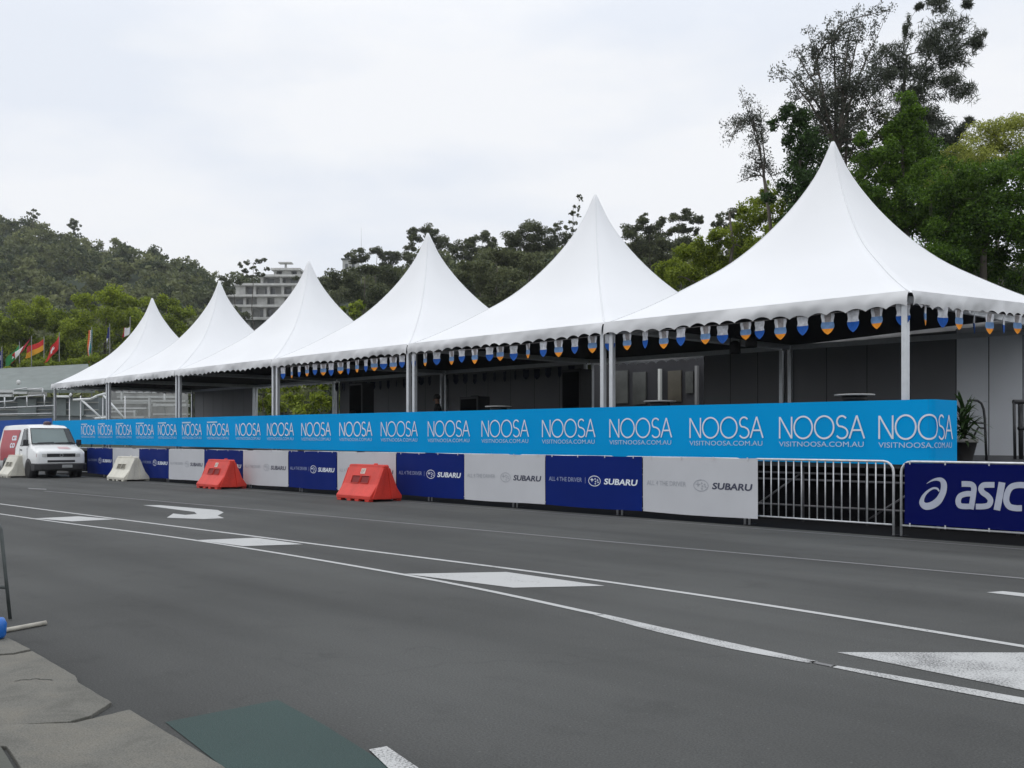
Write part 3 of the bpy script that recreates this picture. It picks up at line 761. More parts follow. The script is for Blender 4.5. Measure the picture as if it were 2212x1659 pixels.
DM, TM = 14.0, 1.15
def tree(name, label, d, base, blobs, lm, size, dens, bark=M_BARK, r0=.2, group=None, tint=.5, style='leaf', depth=.8, m=9, elong=1.7, hang=0.0, twigs=0, top=None, cat='tree', lean=0):
    b = at(base, HY, d); b[2] = -.05
    T = thing(name, label, cat, b, group)
    P = []
    if group and group.startswith('big trees'): blobs = [(q[0], q[1], q[2]*1.16, (q[3] if len(q) > 3 else q[2]*.85)*1.16) + tuple(q[4:]) for q in blobs]
    for q in blobs:
        px, py, rp = q[:3]; ryp = q[3] if len(q) > 3 else rp*.85
        dd = d + rng.uniform(-1, 1)*depth*rp*d/F*1.2
        P.append((at(px, py, dd), rp*dd/F, ryp*dd/F, q[4] if len(q) > 4 else 0))
    zs = np.array([p[0][2] for p in P]); cxy = np.mean([p[0] for p in P], axis=0)
    zlo, zhi = zs.min(), zs.max()
    tp = np.array(top) if top is not None else np.array([b[0]*.35+cxy[0]*.65, b[1]*.35+cxy[1]*.65, zlo+.72*(zhi-zlo)+.02])
    if tp[2] < 1: tp[2] = 1
    mb = MB(); trunk = []
    for i in range(9):
        t = i/8; q = np.array(b)*(1-t)+tp*t
        q[:2] += (rng.normal(0, .02, 2)*np.linalg.norm(tp-b)*.5 if 0 < i < 8 else 0); trunk.append(q)
    mb.tube(trunk, [r0*(1.25 if i == 0 else 1)*(1-.82*i/8) for i in range(9)], 8)
    nodes = [(np.array(trunk[i]), r0*(1-.82*i/8)) for i in range(2, 9)]
    order = sorted(P, key=lambda q: min(np.linalg.norm(q[0]-n[0]) for n in nodes))
    for (c, rr, rz, _) in order:
        best = min(nodes, key=lambda n: np.linalg.norm(c-n[0]) + 1.2*max(0, n[0][2]-c[2]+.25*np.linalg.norm((c-n[0])[:2])))
        ra = min(best[1]*.62, .012+.035*np.linalg.norm(c-best[0])); rb = max(.008, ra*.4)
        pts = limb(mb, best[0], c, ra, rb, .10)
        for i in (2, 4, 6): nodes.append((np.array(pts[i]), ra*(1-i/6)+rb*i/6))
        for q in range(twigs):
            e = c + rand_dirs(1)[0]*np.array([rr, rr, rz])*.9; limb(mb, c, e, max(.009, rb*.6), .004, n=4)
    mb.build('trunk', bark, T)
    Vs, Ts = [], []
    for (c, rr, rz, dt) in P:
        n_ = max(14, int(DM*dens*(rr*rr+rr*rz)*.5/(size*size)))
        if style == 'wisp':
            V, t = lumpy(c, (rr*1.2, rr*1.2, rz*1.2), int(n_*26), size, m=m, tint=tint+dt, elong=9, hang=-.5)
        elif style == 'tuft': V, t = tufts_in(c, (rr, rr, rz), max(6, int(n_*TM)), size, tint=tint+dt)
        else: V, t = lumpy(c, (rr, rr, rz), n_, size, m=m, tint=tint+dt, elong=elong, hang=hang)
        Vs.append(V); Ts.append(t)
    quads_obj('crown', np.concatenate(Vs), np.concatenate(Ts), lm, T)
    return T
def fan(pts, n, jit, r):                     # extra small clusters strewn about the given pixels
    o = []
    for _ in range(n):
        p = pts[rng.integers(len(pts))]; o.append((p[0]+rng.normal(0, jit), p[1]+rng.normal(0, jit), r*rng.uniform(.6, 1.3)))
    return o

# the big group at the right, behind the nearest marquee
def gum(label, d, base, fork, tips, leaf, r0, ntw, spread, nleaf, name='gum_tree', lo=.3):
    b = at(base, HY, d); b[2] = -.05; T = thing(name, label, 'tree', b, 'big trees behind the nearest marquee')
    f = at(*fork, d); mb = MB(); Vs, Ts = [], []
    mb.tube([b*(1-t)+f*t+np.append(rng.normal(0, .03, 2), 0)*(0 < t < 1) for t in np.linspace(0, 1, 8)], [r0*(1-.45*t) for t in np.linspace(0, 1, 8)], 8)
    stems = []
    for i, (px, py) in enumerate(tips):
        e = at(px, py, d+rng.uniform(-1.6, 1.6)); p0 = f; ra = r0*.34; k0 = 0
        if stems and rng.random() < .65:                      # leave an earlier stem part of the way up
            sp = min(stems, key=lambda q: np.linalg.norm(q[3]-e)); j = rng.integers(2, 5); p0 = sp[j]; ra = r0*.2
        L = np.linalg.norm(e-p0); dr = (e-p0)/L
        c1 = p0 + np.array([dr[0]*.25, dr[1]*.25, .75+.25*dr[2]])*L*.42 + rand_dirs(1)[0]*L*.05
        pts = [p0*(1-t)**2 + 2*c1*t*(1-t) + e*t*t + rand_dirs(1)[0]*.025*(0 < t < 1) for t in np.linspace(0, 1, 9)]
        mb.tube(pts, [ra*(1-t)+.006 for t in np.linspace(0, 1, 9)], 6)
        stems.append([None]*0 + pts[:3] + pts[3:])
        for q in range(int(ntw*(.6+L/3))):
            t = rng.uniform(lo, 1.0); k = min(int(t*8), 7); p = pts[k]*(1-(t*8-k))+pts[k+1]*(t*8-k)
            w_ = rand_dirs(1)[0]; w_[2] = abs(w_[2])*.7+.15; ln = spread*rng.uniform(.35, 1.1)*(1.15-.5*t)
            tip = p + w_*ln; mid_ = (p+tip)/2 + rand_dirs(1)[0]*.05
            mb.tube([p, mid_, tip], [.011, .007, .004], 4, cap=False)
            for c, rr, n_ in ((tip, .20, nleaf), (mid_, .13, nleaf//3)):
                V, tt = leaves_in(c, (rr, rr, rr*1.1), int(n_*rng.uniform(.6, 1.4)), leaf, elong=2.6, tint=.45, hang=.6); Vs.append(V); Ts.append(tt)
    mb.build('trunk', M_BARK, T); quads_obj('crown', np.concatenate(Vs), np.concatenate(Ts), L_GUM, T)
gum('tall sparse gum tree with bare twigs rising above the nearest marquee peak', 37, 1800, (1805, 340),
    [(1700, 150), (1712, 105), (1742, 60), (1722, 190), (1755, 120), (1780, 85), (1800, 40), (1838, 45), (1862, 32), (1885, 62), (1905, 55), (1862, 95), (1828, 100), (1790, 140), (1765, 170), (1735, 225), (1800, 190), (1832, 150), (1822, 235), (1775, 260), (1850, 215), (1875, 170), (1695, 235), (1850, 270), (1885, 250), (1915, 210), (1680, 150), (1925, 25), (1720, 270), (1900, 290), (1760, 300), (1865, 310)],
    .10, .2, 13, .62, 20)
gum('small thin leaning gum with grey leaves left of the tall trees', 37, 1730, (1650, 385),
    [(1598, 195), (1612, 220), (1582, 258), (1565, 290), (1572, 320), (1625, 250), (1652, 280), (1605, 290), (1640, 320), (1590, 395), (1612, 372), (1678, 385), (1662, 360), (1640, 235), (1690, 430), (1615, 330)],
    .085, .1, 10, .5, 20, 'sapling', .4)
tree('she_oak', 'tall dark she-oak with needle tufts leaning right above the nearest marquee', 39, 1900,
     [(1932, 110, 26), (1960, 60, 9, 24), (2000, 110, 24), (2030, 70, 42, 48), (2062, 50, 24), (2045, 115, 34), (1985, 150, 22), (1915, 150, 40), (1900, 175, 32), (1950, 175, 36), (1975, 215, 32), (2000, 165, 26), (2040, 190, 38, 22), (2075, 200, 28), (2100, 95, 18, 13), (2115, 82, 13, 16), (2080, 130, 22), (1950, 235, 34), (1990, 245, 30), (2025, 255, 26), (2015, 290, 38), (2050, 300, 24), (2075, 285, 18), (2090, 265, 10), (1975, 290, 32), (1940, 290, 34), (2000, 330, 30), (2040, 335, 24), (2030, 12, 16), (2015, 5, 16), (2090, 8, 9), (1985, 15, 7)],
     L_NEEDLE, .26, .42, M_BARK, .26, 'big trees behind the nearest marquee', .5, style='wisp', twigs=3, top=at(1958, 120, 39), depth=.5, m=14)
tree('vine_tree', 'narrow dark tree wrapped in vine directly left of the nearest marquee peak', 35, 1745,
     [(1692, 240, 26, 20), (1672, 268, 18, 16), (1712, 255, 28), (1735, 262, 22, 36), (1725, 300, 40), (1752, 310, 36), (1770, 345, 36), (1735, 350, 42), (1715, 390, 38), (1745, 410, 46), (1720, 440, 36), (1765, 440, 50), (1705, 470, 30), (1660, 430, 18)],
     L_DARK, .095, 2.3, M_BARK, .2, 'big trees behind the nearest marquee', .45, m=10, twigs=1)
tree('fig_tree', 'bright green leafy tree right of the nearest marquee peak', 34, 1955,
     [(1958, 212, 22, 22, .15), (1870, 300, 26), (1880, 345, 34), (1990, 250, 24), (1962, 252, 30, 30, .1), (1945, 270, 26), (1925, 290, 24), (1975, 290, 32), (1940, 315, 38, 38, .1), (1980, 335, 38), (1915, 345, 34), (1955, 370, 48), (2000, 380, 40), (1910, 390, 40), (1945, 420, 50), (2000, 430, 46), (1900, 440, 36), (1950, 480, 54), (2010, 490, 46), (1900, 500, 44), (1960, 550, 60), (1870, 420, 30), (1845, 380, 26), (2030, 350, 22)],
     L_MID, .09, 2.5, M_BARK, .26, 'big trees behind the nearest marquee', .5, m=10, twigs=1)
tree('jungle_tree', 'broad dark green tree filling the right edge behind the marquee roof', 31, 2130,
     [(2060, 395, 52), (2115, 385, 56, 40, .15), (2010, 430, 46), (2160, 450, 60), (2240, 560, 50), (2110, 620, 56), (2250, 640, 46), (2180, 690, 46), (2185, 375, 56, 40, .2), (2060, 450, 54, 44, .1), (2130, 445, 62), (2205, 435, 56, 46, .15), (2040, 500, 56), (2100, 510, 62), (2170, 500, 60), (2225, 510, 50), (2040, 560, 56), (2100, 575, 58), (2165, 565, 46), (2080, 630, 52), (2150, 640, 40), (2210, 600, 30), (2205, 660, 30), (1990, 560, 50), (2030, 620, 50)],
     L_MID, .09, 2.3, M_BARK, .32, 'big trees behind the nearest marquee', .33, m=10, twigs=2)
tree('feathery_tree', 'yellowish feathery tree at the far right edge above the dark foliage', 33, 2180,
     [(2070, 335, 30, 22), (2105, 300, 34, 26), (2140, 280, 34, 24), (2175, 268, 34, 20), (2215, 272, 36, 24), (2115, 335, 44, 30), (2165, 315, 48, 32), (2215, 320, 44, 36), (2090, 370, 42, 28), (2150, 360, 46, 30), (2055, 365, 26, 20), (2030, 395, 24, 18), (2205, 365, 40, 26)],
     L_YELLOW, .085, 2.2, M_PALEBARK, .16, 'big trees behind the nearest marquee', .5, m=12, elong=2.6, twigs=3)
tree('shade_tree', 'very dark tree low behind the nearest marquee roof', 41, 1850,
     [(1845, 420, 50), (1890, 470, 56), (1870, 350, 30, 30), (1850, 520, 60), (1930, 540, 60), (2000, 600, 66), (2090, 640, 70), (2180, 680, 60), (1780, 480, 50), (2010, 470, 50), (2080, 520, 60), (2150, 590, 60), (1820, 340, 24)],
     L_DARK, .14, 2.2, M_BARK, .3, 'big trees behind the nearest marquee', .35, m=9)
tree('leafy_tree', 'yellow green bushy tree between the two nearest marquee roofs', 46, 1560,
     [(1438, 575, 34, 24), (1470, 552, 38, 28), (1505, 540, 36), (1530, 565, 46), (1550, 520, 36), (1590, 510, 42), (1560, 590, 50), (1620, 480, 38), (1610, 540, 50), (1640, 450, 32, 26), (1660, 425, 26, 18), (1672, 470, 40), (1660, 520, 46), (1700, 440, 26), (1480, 600, 46), (1440, 610, 40), (1690, 490, 36), (1600, 455, 16, 20), (1655, 405, 12, 14)],
     L_BRIGHT, .11, 2.6, M_BARK, .24, None, .42, m=10, twigs=1)
tree('olive_tree', 'dull dense tree directly behind the nearest marquee peak, under the sparse gum', 38, 1815,
     [(1800, 290, 34), (1850, 300, 36), (1828, 250, 30), (1878, 248, 30), (1775, 300, 30), (1900, 310, 34), (1855, 345, 36), (1790, 340, 30), (1770, 245, 22), (1905, 265, 24), (1850, 205, 20), (1800, 215, 18), (1920, 345, 34)],
     L_OLIVE, .085, 1.15, M_BARK, .2, 'big trees behind the nearest marquee', .3, m=12, twigs=3, depth=.5)
tree('laurel_tree', 'mid green dense tree between the bright green tree and the feathery tree', 37, 2040,
     [(2020, 360, 42), (2060, 345, 36), (2000, 320, 30), (2040, 400, 46), (2090, 420, 46), (1990, 400, 44), (2100, 375, 30), (2020, 450, 50), (2070, 470, 50), (1975, 360, 30)],
     L_MID, .095, 2.2, M_BARK, .22, 'big trees behind the nearest marquee', .35, m=11, twigs=2)
# dark crowns on the skyline behind
SK = [('umbrella_tree', 'flat-topped grey green skyline tree between the two nearest peaks', 118, 1465, [(1440, 478, 20, 10), (1470, 462, 22, 10), (1500, 472, 20, 9), (1455, 500, 18, 10), (1480, 490, 20, 9), (1425, 510, 16, 12), (1500, 498, 12, 7)]),
      ('umbrella_tree', 'flat-topped skyline tree touching the yellow green bushy tree', 118, 1575, [(1548, 478, 12, 14), (1565, 465, 16, 9), (1585, 460, 16, 9), (1555, 500, 14, 12), (1580, 490, 18, 14), (1545, 515, 12, 10)]),
      ('pine_tree', 'dark pointed skyline tree right of the second peak', 112, 1395, [(1362, 490, 16, 10), (1385, 480, 16, 12), (1392, 468, 9, 9), (1405, 488, 18, 12), (1375, 505, 24, 16), (1405, 515, 26, 18), (1380, 540, 34, 24), (1440, 540, 34, 22), (1420, 570, 40, 26), (1490, 525, 30, 20)]),
      ('monkey_pine', 'thin curly-branched pine beside the left flank of the second peak', 125, 1232, [(1251, 424, 8, 5), (1255, 430, 5, 7), (1240, 447, 5, 6), (1250, 452, 5, 8), (1238, 462, 10, 6), (1250, 466, 6, 5), (1232, 480, 8, 5), (1243, 482, 6, 5), (1225, 492, 9, 6), (1236, 497, 10, 5), (1228, 510, 12, 7)]),
      ('bushy_tree', 'broad dark skyline tree left of the second peak', 135, 1150, [(1115, 510, 22, 18), (1140, 498, 24, 18), (1160, 502, 22, 18), (1130, 530, 30, 22), (1165, 530, 28, 22), (1100, 535, 24, 18)]),
      ('bushy_tree', 'loose open-crowned skyline tree close beside the curly pine', 135, 1200, [(1190, 500, 12, 10), (1205, 488, 11, 9), (1215, 505, 12, 9), (1195, 520, 18, 12), (1220, 525, 14, 12)]),
      ('round_tree', 'dark cap-shaped skyline tree between the second and third peaks', 150, 1040, [(1020, 522, 16, 12), (1045, 510, 18, 11), (1062, 520, 12, 10), (1030, 535, 22, 12), (1055, 535, 20, 12)]),
      ('round_tree', 'dark round-topped tree directly behind the third peak', 160, 925, [(925, 494, 18, 12), (938, 505, 16, 12), (900, 505, 18, 12), (890, 520, 14, 10), (950, 525, 24, 16), (985, 535, 24, 14), (1010, 548, 22, 12), (885, 535, 12, 9)]),
      ('bushy_tree', 'low dark skyline tree beside the thin mast', 190, 800, [(765, 552, 14, 11), (785, 548, 16, 12), (812, 545, 18, 11), (845, 545, 18, 10), (870, 555, 18, 10), (830, 560, 22, 12), (775, 565, 18, 10), (895, 560, 18, 10)]),
      ('open_tree', 'open airy tree at the end of the left hill beside the terraced building', 240, 545, [(520, 572, 10, 7), (535, 568, 9, 7), (552, 565, 10, 6), (568, 562, 10, 6), (530, 585, 12, 7), (550, 580, 10, 6), (575, 580, 9, 6), (560, 592, 14, 6), (540, 597, 12, 6)]),
      ('bushy_tree', 'dark bushy tree low against the left side of the terraced building', 225, 515, [(478, 655, 18, 15), (490, 625, 14, 11), (505, 672, 16, 13), (484, 606, 14, 10), (512, 604, 12, 8), (530, 682, 14, 10)]),
      ('bushy_tree', 'dark bushy tree low against the right side of the terraced building', 222, 655, [(650, 664, 16, 14), (668, 640, 18, 16), (666, 618, 12, 10), (690, 640, 22, 18), (680, 612, 14, 12), (702, 612, 18, 14), (610, 688, 16, 10), (640, 600, 8, 6)]),
      ('crest_tree', 'lone spindly tree standing on the left hill crest', 333, 72, [(66, 462, 5, 4), (74, 454, 6, 4), (82, 462, 5, 4), (74, 468, 8, 5), (60, 460, 4, 3)]),
      ('crest_tree', 'round tree standing out on the left hill crest', 328, 160, [(160, 480, 11, 8), (152, 486, 8, 7), (167, 487, 8, 7), (160, 492, 12, 7)])]
for (nm, lb, d, b, bl) in SK:
    if nm in ('bushy_tree', 'round_tree', 'pine_tree', 'umbrella_tree'): bl = [(q[0], q[1]+2, q[2]*1.3, (q[3] if len(q) > 3 else q[2]*.85)*1.35) for q in bl]
    tree(nm, lb, d, b, bl, L_OLIVE, max(.2, d*.0015), 2.0 if 'pine' not in lb or 'pointed' in lb else 1.6, M_BARK, .05+d*.0009, 'skyline trees', .38, m=7, elong=1.4)
# leafy trees in the gaps between the peaks
tree('hillside_tree', 'dull green tree low in the gap between the second and third peaks', 100, 1080, [(1020, 580, 40, 26), (1060, 560, 44, 26), (1110, 560, 44, 26), (1150, 570, 36, 26), (1050, 610, 44, 30), (1100, 610, 44, 34), (1070, 640, 36, 26), (1000, 600, 30, 22)], L_OLIVE, .24, 2.0, M_BARK, .25, 'trees in the gaps between the peaks', .6, m=8, elong=1.4)
tree('hillside_tree', 'brownish green tree low in the gap between the third and fourth peaks', 120, 790, [(740, 600, 34, 22), (790, 590, 40, 24), (840, 595, 36, 26), (760, 630, 36, 24), (810, 630, 40, 26), (780, 655, 30, 18), (860, 620, 30, 20), (710, 615, 24, 14)], L_OLIVE, .26, 2.0, M_BARK, .25, 'trees in the gaps between the peaks', .3, m=8, elong=1.4)
tree('small_tree', 'small bright yellow green tree in the bottom of the gap left of the third peak', 85, 770, [(762, 665, 16, 9), (778, 660, 18, 10), (770, 680, 22, 14), (745, 668, 12, 8)], L_BRIGHT, .3, 2.2, M_BARK, .15, 'trees in the gaps between the peaks', .35, m=7, elong=1.4)
# the bright green trees behind the flags at the left
LT = [('broad bright green tree right behind the yellow and red flag', 105, 70, [(20, 690, 46, 30), (70, 675, 50, 34), (110, 690, 46, 36), (40, 730, 56, 40), (95, 740, 56, 40), (10, 770, 50, 40), (70, 790, 56, 36)], .45),
      ('tall bright green tree left of the smallest marquee peak', 100, 230, [(190, 650, 36, 24), (235, 640, 42, 24), (280, 650, 36, 24), (210, 690, 52, 36), (265, 690, 50, 36), (230, 740, 56, 40), (170, 720, 44, 36), (280, 740, 40, 40), (215, 790, 50, 30)], .55),
      ('bright green tree at the left edge of the photo', 108, -60, [(-80, 700, 50, 34), (-30, 690, 46, 30), (0, 720, 44, 36), (-50, 750, 56, 40), (0, 790, 50, 30)], .4),
      ('mid green tree between the two smallest marquee peaks', 112, 370, [(330, 655, 30, 22), (365, 660, 34, 24), (395, 680, 30, 24), (345, 700, 40, 30), (385, 715, 36, 26), (310, 690, 30, 26)], .42),
      ('darker green tree between the red cross flag and the striped flag', 103, 150, [(130, 700, 40, 30), (160, 690, 40, 30), (140, 745, 50, 36), (165, 780, 44, 36), (110, 790, 44, 30)], .3)]
for lb, d, b, bl, tn in LT:
    tree('leafy_tree', lb, d, b, bl, L_BRIGHT, .24, 2.3, M_BARK, .3, 'bright green trees behind the flags', tn, m=10, elong=1.4)
for lb, d, b, bl in [('low yellow green shrub above the grey roof at the left', 92, 60, [(20, 800, 28, 14), (60, 795, 30, 16), (100, 790, 28, 18), (130, 790, 24, 14)]),
                     ('low olive shrub beside the smallest marquee roof', 92, 175, [(150, 790, 26, 16), (180, 785, 24, 16), (205, 775, 24, 16)]),
                     ('bright green shrub left of the post, seen through the fifth marquee', 62, 565, [(560, 835, 24, 18), (590, 830, 26, 20), (560, 870, 30, 26), (600, 880, 34, 24), (540, 850, 20, 18)]),
                     ('bright green shrub right of the post, seen through the fifth marquee', 60, 670, [(630, 832, 26, 18), (665, 826, 28, 18), (705, 828, 26, 20), (640, 865, 34, 26), (690, 868, 36, 28), (730, 860, 26, 26), (660, 890, 36, 20)])]:
    tree('shrub', lb, d, b, bl, L_BRIGHT, .2, 2.3, M_BARK, .08, None, .5, m=9, elong=1.4, cat='shrub')

# ------------------------------------------------------------------ far buildings
M_CREAM = mat('weathered_render', (.50, .50, .48), .8, .15, .8)
M_SHADE = mat('balcony_recess', (.36, .36, .35), .8, .2, 1)
M_GLASS = mat('dark_glass', (.12, .13, .135), .12, .2, 1)
M_ROOF = mat('grey_green_roof', (.15, .175, .165), .6, .12, 1.2)
def frame_at(px, d, yaw_px=0):
    c = at(px, HY, d); return c
T = thing('apartment_building', 'grey terraced apartment building stepping up the hill behind the marquees', 'building', at(590, HY, 250))
dB = 250; u_ = np.array([RT[0], RT[1], 0]); f_ = np.array([FW[0], FW[1], 0])
mp_ = dB/F
for i, (xa, xb, yt, yb, dd) in enumerate([(492, 662, 690, 722, 0), (488, 656, 662, 690, 5), (484, 648, 640, 664, 10), (514, 646, 616, 641, 15), (562, 652, 597, 617, 20), (592, 646, 583, 598, 26)]):
    d = dB+dd; c0 = at(xa, yb, d); c1 = at(xb, yt, d); wd_ = (xb-xa)*d/F; zt, zb = c1[2], c0[2]-2.5
    mid = (np.array(c0)+np.array(at(xb, yb, d)))/2
    # recessed wall, slab edge, parapet, piers
    g = MB(); ctr = mid + f_*6; ctr = np.array([ctr[0], ctr[1], (zt+zb)/2]); g.obox(ctr, u_*wd_, f_*9.0, (0, 0, zt-zb-.5)); g.build('recess_wall', M_SHADE, T)
    g = MB(); c_ = mid.copy(); c_[2] = zt; g.obox(c_+f_*4.7, u_*(wd_+1.2), f_*12.6, (0, 0, .55), 0); g.build('roof_slab', M_CREAM, T)
    g = MB(); c_ = mid.copy(); c_[2] = c0[2]+.05; g.obox(c_-f_*.8, u_*wd_, f_*.25, (0, 0, .85)); g.build('parapet', M_CREAM, T)
    for q in np.linspace(.04, .96, 5 if wd_ > 13 else 3)[::1]:
        pw = 2.6 if (i+int(q*10)) % 3 == 0 else .7
        g = MB(); c_ = at(xa+(xb-xa)*q, yb, d); c_[2] = (zt+c0[2])/2; g.obox(c_+f_*.6, u_*pw, f_*1.4, (0, 0, zt-c0[2]-.6)); g.build('pier', M_CREAM, T)
    for q in (.22, .5, .78):
        g = MB(); c_ = at(xa+(xb-xa)*q, yb, d); c_[2] = (zt+c0[2])/2-.1; g.obox(c_+f_*1.42, u_*wd_*.16, f_*.1, (0, 0, (zt-c0[2])*.62)); g.build('window', M_GLASS, T)
c = at(617, 581, 276)
g = MB(); g.obox(c+np.array([0, 0, .6]), u_*.5, f_*.5, (0, 0, 1.6)); g.obox(c+np.array([0, 0, 1.55]), u_*3.6, f_*2.5, (0, 0, .3)); g.build('roof_canopy', M_CREAM, T)
T = thing('hill_house', 'small pale house with dark windows on the hill behind the marquee gap', 'house', at(758, 600, 228))
c = at(758, 581, 228); g = MB(); g.obox(c, u_*3.2, f_*4, (0, 0, 3.6)); g.build('wall', M_CREAM, T)
g = MB(); c2 = c+np.array([0, 0, 1.9]); g.obox(c2, u_*3.8, f_*4.6, (0, 0, .25)); g.build('roof', M_ROOF, T)
for q in (-.7, .8):
    g = MB(); g.obox(c+u_*q-f_*2.02+np.array([0, 0, .2]), u_*.6, f_*.08, (0, 0, 1.2)); g.build('window', M_GLASS, T)
c = at(780, 560, 195)
g = MB(); z1 = at(780, 492, 195)[2]; g.tube([(c[0], c[1], c[2]-6), (c[0], c[1], z1)], [.12, .035], 6); g.tube([(c[0]-.8, c[1]-.8, z1-5.2), (c[0]+.8, c[1]+.8, z1-5.2)], .05, 5)
tag(g.build('radio_mast', M_GALV), 'thin radio mast rising from the skyline left of the third peak', 'mast')

# long low grandstand building with rails at the left edge, and the bleachers seen under the far marquees
T = thing('clubhouse', 'long low grey building with a grey green roof at the left edge', 'building', at(40, HY, 84))
M_GREYP = mat('grey_cladding', (.22, .25, .265), .5, .1, .6)
def bx(g, px0, px1, y0, y1, d, th=.3, mi=0):
    p = at(px0, y1, d); q = at(px1, y0, d); c = (p+q)/2; g.obox(c+f_*th/2, u_*(px1-px0)*d/F, f_*th, (0, 0, q[2]-p[2]), mi)
g = MB(); bx(g, -300, 212, 858, 925, 84, 8); g.build('wall', M_GREYP, T)
g = MB(); a0, a1 = at(-300, 842, 82), at(205, 842, 82); b0, b1 = at(-300, 812, 90), at(190, 786, 90)
g.add([a0, a1, b1, b0, a0-np.array([0, 0, .25]), a1-np.array([0, 0, .25]), b1-np.array([0, 0, .25]), b0-np.array([0, 0, .25])], [(0, 1, 2, 3), (4, 7, 6, 5), (0, 4, 5, 1), (1, 5, 6, 2), (2, 6, 7, 3), (3, 7, 4, 0)]); g.build('roof', M_ROOF, T)
for (x0, x1) in ((38, 78), (112, 142), (-60, -20), (-110, -75), (152, 180)):
    g = MB(); bx(g, x0, x1, 862, 898, 83.7, .12); g.build('window', mat('pale_pane', (.30, .345, .35), .25, .1, 1), T)
for y in (868, 884, 896):
    g = MB(); bx(g, -300, 212, y, y+2.2, 83.85, .1); g.build('cladding_rail', M_CREAM, T)
for y0, xs in (((842, 848), (-300, 25)), ((852, 857), (-300, 25)), ((846, 851), (28, 58)), ((838, 843), (58, 88))):
    g = MB(); bx(g, xs[0], xs[1], y0[0], y0[1], 80, .4); g.build('white_fascia', mat('white_board', (.62, .63, .62), .6, .06, 2), T)
g = MB(); bx(g, -300, 25, 848, 852, 80.3, .3); bx(g, 60, 92, 846, 856, 81, .8); g.build('dark_soffit', M_SHADE, T)
c = at(40, 826, 81); g = MB(); g.lathe(c, [(.04, -.2), (.14, -.12), (.17, .05), (.1, .18), (.02, .2)], 10); g.build('roof_lamp', mat('white_board', (.62, .63, .62)), T)
for (xa, ya, xb, yb) in ((-60, 872, 30, 866), (30, 866, 34, 858), (34, 858, 95, 853), (-60, 884, 118, 876), (58, 842, 92, 839), (92, 839, 92, 853), (10, 858, 10, 884), (58, 856, 58, 880), (96, 853, 96, 878), (118, 851, 118, 905), (-60, 896, 112, 893), (28, 842, 58, 838)):
    g = MB(); g.tube([at(xa, ya, 79.5), at(xb, yb, 79.5)], .055, 6); g.build('guard_rail', M_GALV, T)
M_BENCH = mat('bench_alloy', (.46, .47, .46), .45, .12, 2, metal=.2)
T = thing('bleacher_stand', 'bare aluminium bleacher seats on scaffolding seen under the far marquees', 'bleachers', at(310, HY, 74))
for i, (px0, px1, y, d, hh) in enumerate([(255, 380, 838, 84, 3), (250, 372, 846, 82, 3), (252, 378, 855, 80, 5), (236, 400, 864, 78, 4), (236, 328, 869, 76, 3), (330, 402, 872, 75, 6), (236, 316, 880, 74, 4), (238, 290, 887, 73, 4), (330, 402, 893, 72, 3), (200, 312, 899, 71, 4), (186, 232, 897, 71, 3)]):
    g = MB(); bx(g, px0, px1, y, y+hh, d, .8); g.build('seat_plank', M_BENCH, T)
for px, y0, y1, d in ((322, 858, 905, 72.5), (290, 886, 900, 72.5), (262, 845, 905, 79), (355, 850, 905, 79), (236, 850, 905, 79)):
    g = MB(); bx(g, px-2, px+2, y0, y1+8, d, .15); g.build('upright', M_BENCH, T)
g = MB(); bx(g, 236, 404, 842, 930, 86, .3); g.build('backing_screen', M_SHADE, T)
T = thing('stair_rail', 'white diagonal stair handrail seen under the smallest marquee', 'handrail', at(205, HY, 70))
for (xa, ya, xb, yb) in ((174, 862, 222, 906), (222, 852, 270, 906)):
    g = MB(); g.tube([at(xa, ya, 70.2), at(xb, yb, 70.2)], .075, 8); g.build('rail', mat('white_rail', (.72, .74, .74), .4, .05, 4), T)
for (xa, ya, xb, yb) in ((120, 857, 150, 857), (150, 857, 154, 850), (158, 864, 196, 862), (196, 862, 210, 855), (210, 855, 228, 850), (205, 904, 232, 902)):
    g = MB(); g.tube([at(xa, ya, 70.2), at(xb, yb, 70.2)], .085, 8); g.build('rail', MATS['white_rail'], T)
g = MB()
for px in (150, 174, 222, 270): g.tube([at(px, 855, 70.3), at(px, 950+F*CAMH/70.3, 70.3)], .04, 6)
g.build('rail_post', M_GALV, T)

# dark pavilion with glass doors behind the second marquee
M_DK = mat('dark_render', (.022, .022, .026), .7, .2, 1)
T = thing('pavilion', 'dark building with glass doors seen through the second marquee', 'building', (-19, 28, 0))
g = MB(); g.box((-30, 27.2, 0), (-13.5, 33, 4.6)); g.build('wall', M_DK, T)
M_PANE = mat('reflecting_pane', (.075, .078, .072), .25, .35, 1.6)
M_PANEB = mat('brownish_pane', (.085, .075, .055), .3, .4, 1.4)
def yq(px0, px1, y0, y1, yy, m, nm, par, th=.05, fixm=True):
    p = on_y(px0, y1, yy); q = on_y(px1, y0, yy); g = MB(); g.box((p[0], yy-th, p[2]), (q[0], yy, q[2])); return g.build(nm, m, par)
for (x0, x1, y0, y1, m) in ((1328, 1357, 800, 872, M_PANE), (1368, 1396, 803, 874, M_PANE), (1444, 1472, 800, 868, M_PANEB), (1482, 1498, 802, 850, M_PANE)):
    yq(x0, x1, y0, y1, 27.18, m, 'door_pane', T)
yq(1424.5, 1429.5, 797, 866, 27.1, mat('pale_jamb', (.62, .63, .60), .5, .05, 3), 'door_jamb', T, .1)
yq(1504, 1509, 790, 874, 27.1, mat('grey_jamb', (.22, .22, .22), .5, .05, 3), 'door_jamb', T, .1)

